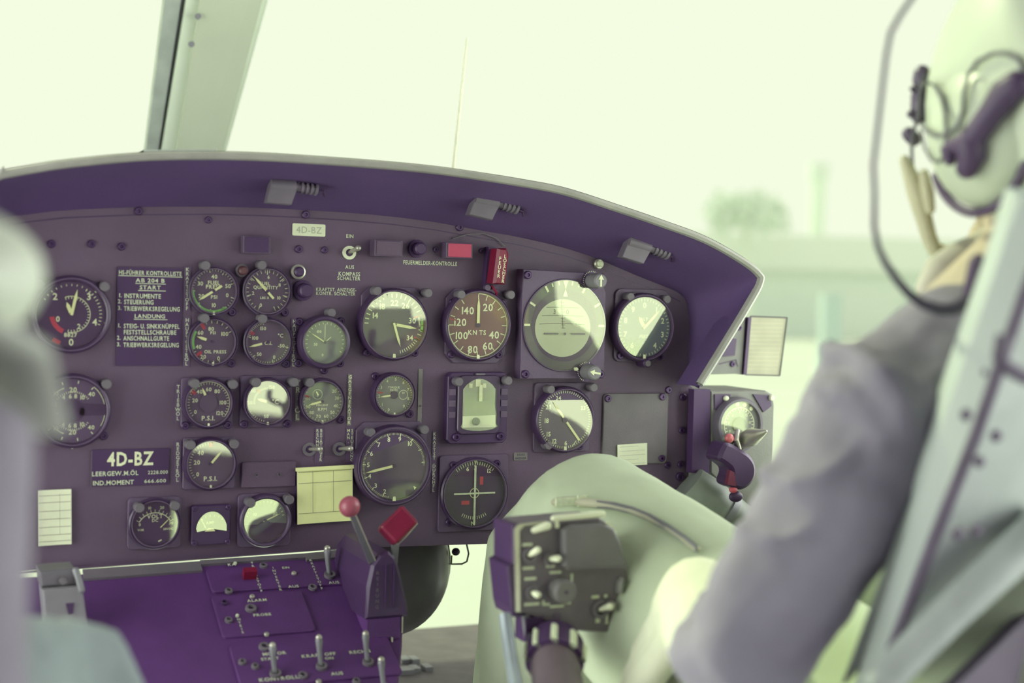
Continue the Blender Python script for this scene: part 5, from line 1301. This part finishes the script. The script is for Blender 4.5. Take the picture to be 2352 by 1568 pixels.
# helmet
h = MB()
prof = []
for jn in range(25):
    t_ = math.pi*jn/24
    prof.append(t_)
n_ = 40
for jn, t_ in enumerate(prof):
    for q in range(n_):
        a = 2*math.pi*q/n_
        x, y, z = .122*math.sin(t_)*math.cos(a), .146*math.sin(t_)*math.sin(a), .142*math.cos(t_)
        if z < -.02:
            sdx = abs(math.cos(a))
            if y > .02: z = max(z, -.025-.045*sdx**2)          # open face, longer at the ears
            else: z = max(z, -.085-.02*sdx)
        h.v.append(tuple(HC+V((x, y, z))))
for jn in range(24):
    for q in range(n_):
        a = jn*n_+q; c = jn*n_+(q+1) % n_
        h.f.append((a, a+n_, c+n_, c))
ho = on_pilot(h, 'helmet', M_HELM)
for sx in (-1, 1):      # ear bulges
    b = MB(); b.ell(HC+V((sx*.098, .018, -.030)), (.034, .052, .054), 24, 16); e = on_pilot(b, 'ear_cup', M_HELM); e.parent = ho
    b = MB(); b.tube([HC+V((sx*.098+sx*.010,   .050*math.cos(R(a))+.018, -.032+  .055*math.sin(R(a)))) for a in range(205, 336, 9)], .0035, 8, rnd=True); e = on_pilot(b, 'ear_edge', M_LEATH); e.parent = ho
def hp_(px, py, lift=.004):      # a point just off the helmet's left side
    d = ray(px, py)
    for s in range(500, 1100):
        p = CAM+d*(s*.0015); q = p-HC
        in1 = (q.x/.122)**2+(q.y/.146)**2+(q.z/.142)**2 < (1+lift/.13)**2
        e = q-V((-.098, .018, -.030)); in2 = (e.x/(.034+lift))**2+(e.y/(.052+lift))**2+(e.z/(.054+lift))**2 < 1
        if in1 or in2: return p
    return CAM+d*.98
def hpart(pts, r, nm, m, n=10, ell=None, lift=.004):
    b = MB(); P = [hp_(x, y, lift) for x, y in pts]; b.tube(P, r, n, rnd=True); o = on_pilot(b, nm, m); o.parent = ho; return o
hpart([(2335, 195), (2310, 215), (2275, 262), (2240, 310), (2222, 335)], [.010, .0115, .009, .009, .0105], 'visor_strap', M_LEATH, lift=.006)
hpart([(2228, 330), (2232, 360), (2222, 385)], [.011, .010, .008], 'strap_end', M_LEATH, lift=.006)
hpart([(2208, 322), (2190, 334), (2178, 345), (2182, 368)], [.0045, .006, .006, .004], 'snap_hook', M_LEATH, lift=.006)
hpart([(2345, 185), (2350, 160), (2340, 135), (2310, 122), (2280, 122), (2245, 140), (2225, 170), (2214, 215), (2212, 255), (2200, 290), (2175, 308), (2150, 312), (2128, 300), (2118, 285)], .0016, 'cable', mat('thin_cable', (.19, .20, .19), .5), 8)
hpart([(2112, 200), (2130, 190), (2150, 198), (2165, 225), (2172, 265), (2174, 310), (2172, 345)], .0016, 'cable', MATS['thin_cable'], 8)
hpart([(2114, 300), (2124, 340), (2140, 368), (2158, 372), (2172, 352)], .0012, 'cable', MATS['thin_cable'], 8)
for pts, r in ((((2118, 168), (2115, 185)), .008), (((2118, 205), (2108, 222)), .007), (((2112, 235), (2112, 265)), .0085), (((2088, 308), (2100, 320)), .007), (((2092, 262), (2098, 260)), .004), (((2096, 204), (2102, 204)), .003)):
    b = MB(); b.tube([at(x, y, -.555) for x, y in pts], r*.8, 10, rnd=True); o = on_pilot(b, 'visor_hardware', mat('hardware_dark', (.15, .12, .17), .4)); o.parent = ho
b = MB(); b.tube([at(x, y, -.56) for x, y in ((2122, 170), (2112, 215), (2108, 270), (2096, 310), (2094, 340), (2096, 400))], .0014, 8); o = on_pilot(b, 'visor_cord', MATS['thin_cable']); o.parent = ho
b = MB(); b.tube([at(x, y, -.57) for x, y in ((2078, 368), (2092, 405), (2106, 445), (2122, 500), (2134, 545), (2146, 572), (2170, 582), (2195, 598))], [.004, .006, .0075, .0065, .006, .006, .007, .006], 10, rnd=True); o = on_pilot(b, 'chin_strap', M_CHIN); o.parent = ho
b = MB(); b.tube([at(x, y, -.58) for x, y in ((2122, 400), (2130, 440), (2136, 480))], [.004, .005, .004], 8, rnd=True); o = on_pilot(b, 'strap_buckle', M_CHIN); o.parent = ho
# collar rolls
b = MB(); b.tube([at(x, y, -.60) for x, y in ((2135, 660), (2160, 628), (2200, 605), (2250, 590), (2300, 560))], [.010, .014, .016, .018, .018], 12, rnd=True); on_pilot(b, 'collar', mat('collar_cloth', (.47, .45, .38), .9))
# headset cable hanging in front
b = MB(); cb = [at(x, y, -.72) for x, y in ((2120, -40), (2092, 0), (2068, 35), (2046, 75), (2036, 125), (2028, 190), (2020, 260), (2012, 330), (2006, 380), (2009, 440), (2008, 520), (2016, 565), (2034, 605), (2062, 645), (2088, 675), (2120, 698), (2158, 711), (2190, 710), (2215, 695), (2228, 675))]
b.tube(cb, [.0016]*10+[.0018, .002, .0024, .0026, .003, .0034, .0040, .0044, .0042, .003], 10)
hc_ = thing('intercom_cable', 'black cable hanging in a loop beside the pilot\'s helmet and shoulder', 'cable', tuple(cb[-1]))
o = b.build('cord', mat('cable_black', (.10, .085, .13), .5), hc_, smooth=True); o.data.transform(Matrix.Translation(-cb[-1]))
b = MB(); b.tube([V((0, 0, 0)), V((.004, -.002, .020))], [.005, .006], 10, rnd=True); b.build('plug', M_LEATH, hc_, smooth=True)

# --- pilot's seat, seen from behind its left edge
S0 = V((.60, -.72, .62))
seat = thing('pilot_seat', 'grey metal seat back with riveted edge behind the pilot', 'seat', S0)
M_SEAT = mat('seat_paint', (.40, .425, .40), .5, var=.05, scale=6)
M_SEATD = mat('seat_dark', (.19, .165, .20), .6)
def sp_(px, py, Y): return at(px, py, Y)-S0
# side edge: strip between the left edge and the groove; the back leans towards the camera at the top
L_ = [(2310, 430, -.775), (2256, 607, -.755), (2118, 1003, -.715), (2060, 1230, -.695), (1955, 1600, -.665)]
G_ = [(2420, 480, -.82), (2340, 688, -.80), (2231, 1003, -.77), (2140, 1230, -.75), (2000, 1600, -.715)]
E_ = [(2760, 640, -.83), (2700, 800, -.81), (2620, 1050, -.78), (2368, 1230, -.76), (2010, 1600, -.725)]
ring = lambda T: [sp_(*p) for p in T]
b = MB(); b.loft([ring(L_), [a.lerp(c, .5)+V((-.012, -.006, 0)) for a, c in zip(ring(L_), ring(G_))], ring(G_)]); b.loft([ring(L_), [p+V((.10, .02, 0)) for p in ring(L_)]]); b.build('side_edge', M_SEAT, seat, smooth=True)
ER_ = [g+V((.44, 0, 0)) for g in ring(G_)[:3]] + ring(E_)[3:]
b = MB(); b.loft([[p+V((.004, .004, 0)) for p in ring(G_)], ER_]); b.loft([[p+V((.0, .03, 0)) for p in ring(G_)], [p+V((0, .03, 0)) for p in ER_]]); b.quad(ER_[0], ring(G_)[0], ring(G_)[0]+V((0, .03, 0)), ER_[0]+V((0, .03, 0))); b.build('back_plate', mat('seat_paint_dimmed', (.33, .37, .34), .5), seat, smooth=True)  # seat paint dimmed on this plate to offset direct sky
b = MB(); b.tube([p+V((.002, -.001, 0)) for p in ring(G_)], .004, 10); b.build('groove', M_SEATD, seat, smooth=True)
b = MB(); b.tube([sp_(x, y, Y-.012) for x, y, Y in ((2400, 1205, -.76), (2352, 1250, -.765), (2180, 1410, -.745), (2010, 1580, -.73))], [.014, .013, .012, .011], 12); b.build('lower_tube', MATS['seat_paint_dimmed'], seat, smooth=True)
b = MB(); b.prism([(p.x, p.z) for p in [sp_(x, y, -.70) for x, y in ((2420, 1200), (2000, 1600), (2420, 1600))]], .02, .03); o = b.build('cushion_back', M_SEATD, seat, recalc=True); o.rotation_euler = PR
b = MB(); b.box(.0, .42, .02, .30, -.24, -.12); b.build('seat_pan', M_SEATD, seat)
for px, py in ((2260, 1240), (2305, 1232), (2310, 1070), (2350, 1010), (2280, 960), (2330, 860)):
    p = sp_(px, py, -.80); b = MB(); b.ell(p+V((0, .022, 0)), (.004, .003, .004), 10, 6); b.build('rivet', M_SEATD, seat, smooth=True)
b = MB(); b.tube([sp_(x, y, -.82) for x, y in ((2306, 770), (2296, 820), (2310, 842), (2360, 868))], .0045, 10); b.build('hook', M_SEATD, seat, smooth=True)
b = MB(); b.box(-.06, .42, .05, .35, -.52, -.24); b.build('pedestal_base', M_SEATD, seat)

# --- second crew member at the left edge, far out of focus
c2 = MB()
H2 = V((-.082, -.86, 1.016))
c2.ell(H2+V((0, .02, -.02)), (.078, .098, .115), 16, 12)
c2.ell(H2+V((0, .12, -.045)), (.014, .018, .020), 10, 8)
c2.tube([H2+V((0, .01, -.08)), H2+V((-.02, -.03, -.17))], [.058, .075], 14, rnd=True)
S2 = V((.004, -.865, .928)); E2 = V((.004, -.88, .70)); W2 = at(20, 1700, -.66); K2 = at(185, 1570, -.57)
c2.tube([V((-.10, -.88, .88)), V((-.12, -.90, .50))], [(.14, .10), (.14, .10)], 14, rnd=True)
c2.tube([V((-.05, -.87, .93)), S2, E2, E2.lerp(W2, .5)], [.05, .042, .034, .02], 12, rnd=True)
C2 = V((-.10, -.88, .50))
p2 = organic(c2, 'person', M_SKIN, None, .006, 6, origin=C2)
tag(p2, 'blurred person at the left edge in a pale helmet and grey sleeve', 'person')
b = MB(); b.tube([V((-.10, -.87, .93)), V((-.11, -.88, .84)), V((-.13, -.90, .50))], [(.10, .08), (.13, .10), (.13, .11)], 18, rnd=True)
b.tube([V((-.04, -.87, .935)), S2, S2.lerp(E2, .5), E2, E2.lerp(W2, .85)], [.055, .055, .048, .048, .034], 16, rnd=True)
organic(b, 'jacket', mat('dark_cloth', (.13, .12, .145), .9, bump=.2, bscale=900), p2, .007, 6, .008, .08, origin=C2)
b = MB(); hand(b, W2, K2, V((.3, -.1, -.95)).normalized(), (V((.75, .55, -.3)).normalized(), V((.45, .1, -.85)).normalized(), V((-.5, -.3, -.8)).normalized()), .0105); b.tube([W2.lerp(E2, .25), W2], [.030, .026], 12, rnd=True)
organic(b, 'glove', mat('glove_grey', (.40, .45, .42), .8), p2, .005, 4, origin=C2)
b = MB(); b.ell(H2, (.108, .132, .128), 28, 18); o = b.build('helmet', M_HELM2, p2, smooth=True); o.data.transform(Matrix.Translation(-C2))
b = MB(); b.ell(H2+V((.106, .015, -.016)), (.036, .040, .027), 20, 12); e = b.build('ear_cup', M_HELM2, o, smooth=True); e.data.transform(Matrix.Translation(-C2))
b = MB(); b.tube([V((-.02, -.93, .985)), V((.02, -.90, .988)), V((.045, -.86, .975)), V((.055, -.83, .945))], [(.018, .005)]*4, 12, rnd=True); e = b.build('shoulder_strap', mat('harness_web', (.46, .49, .42), .9), p2, smooth=True); e.data.transform(Matrix.Translation(-C2))
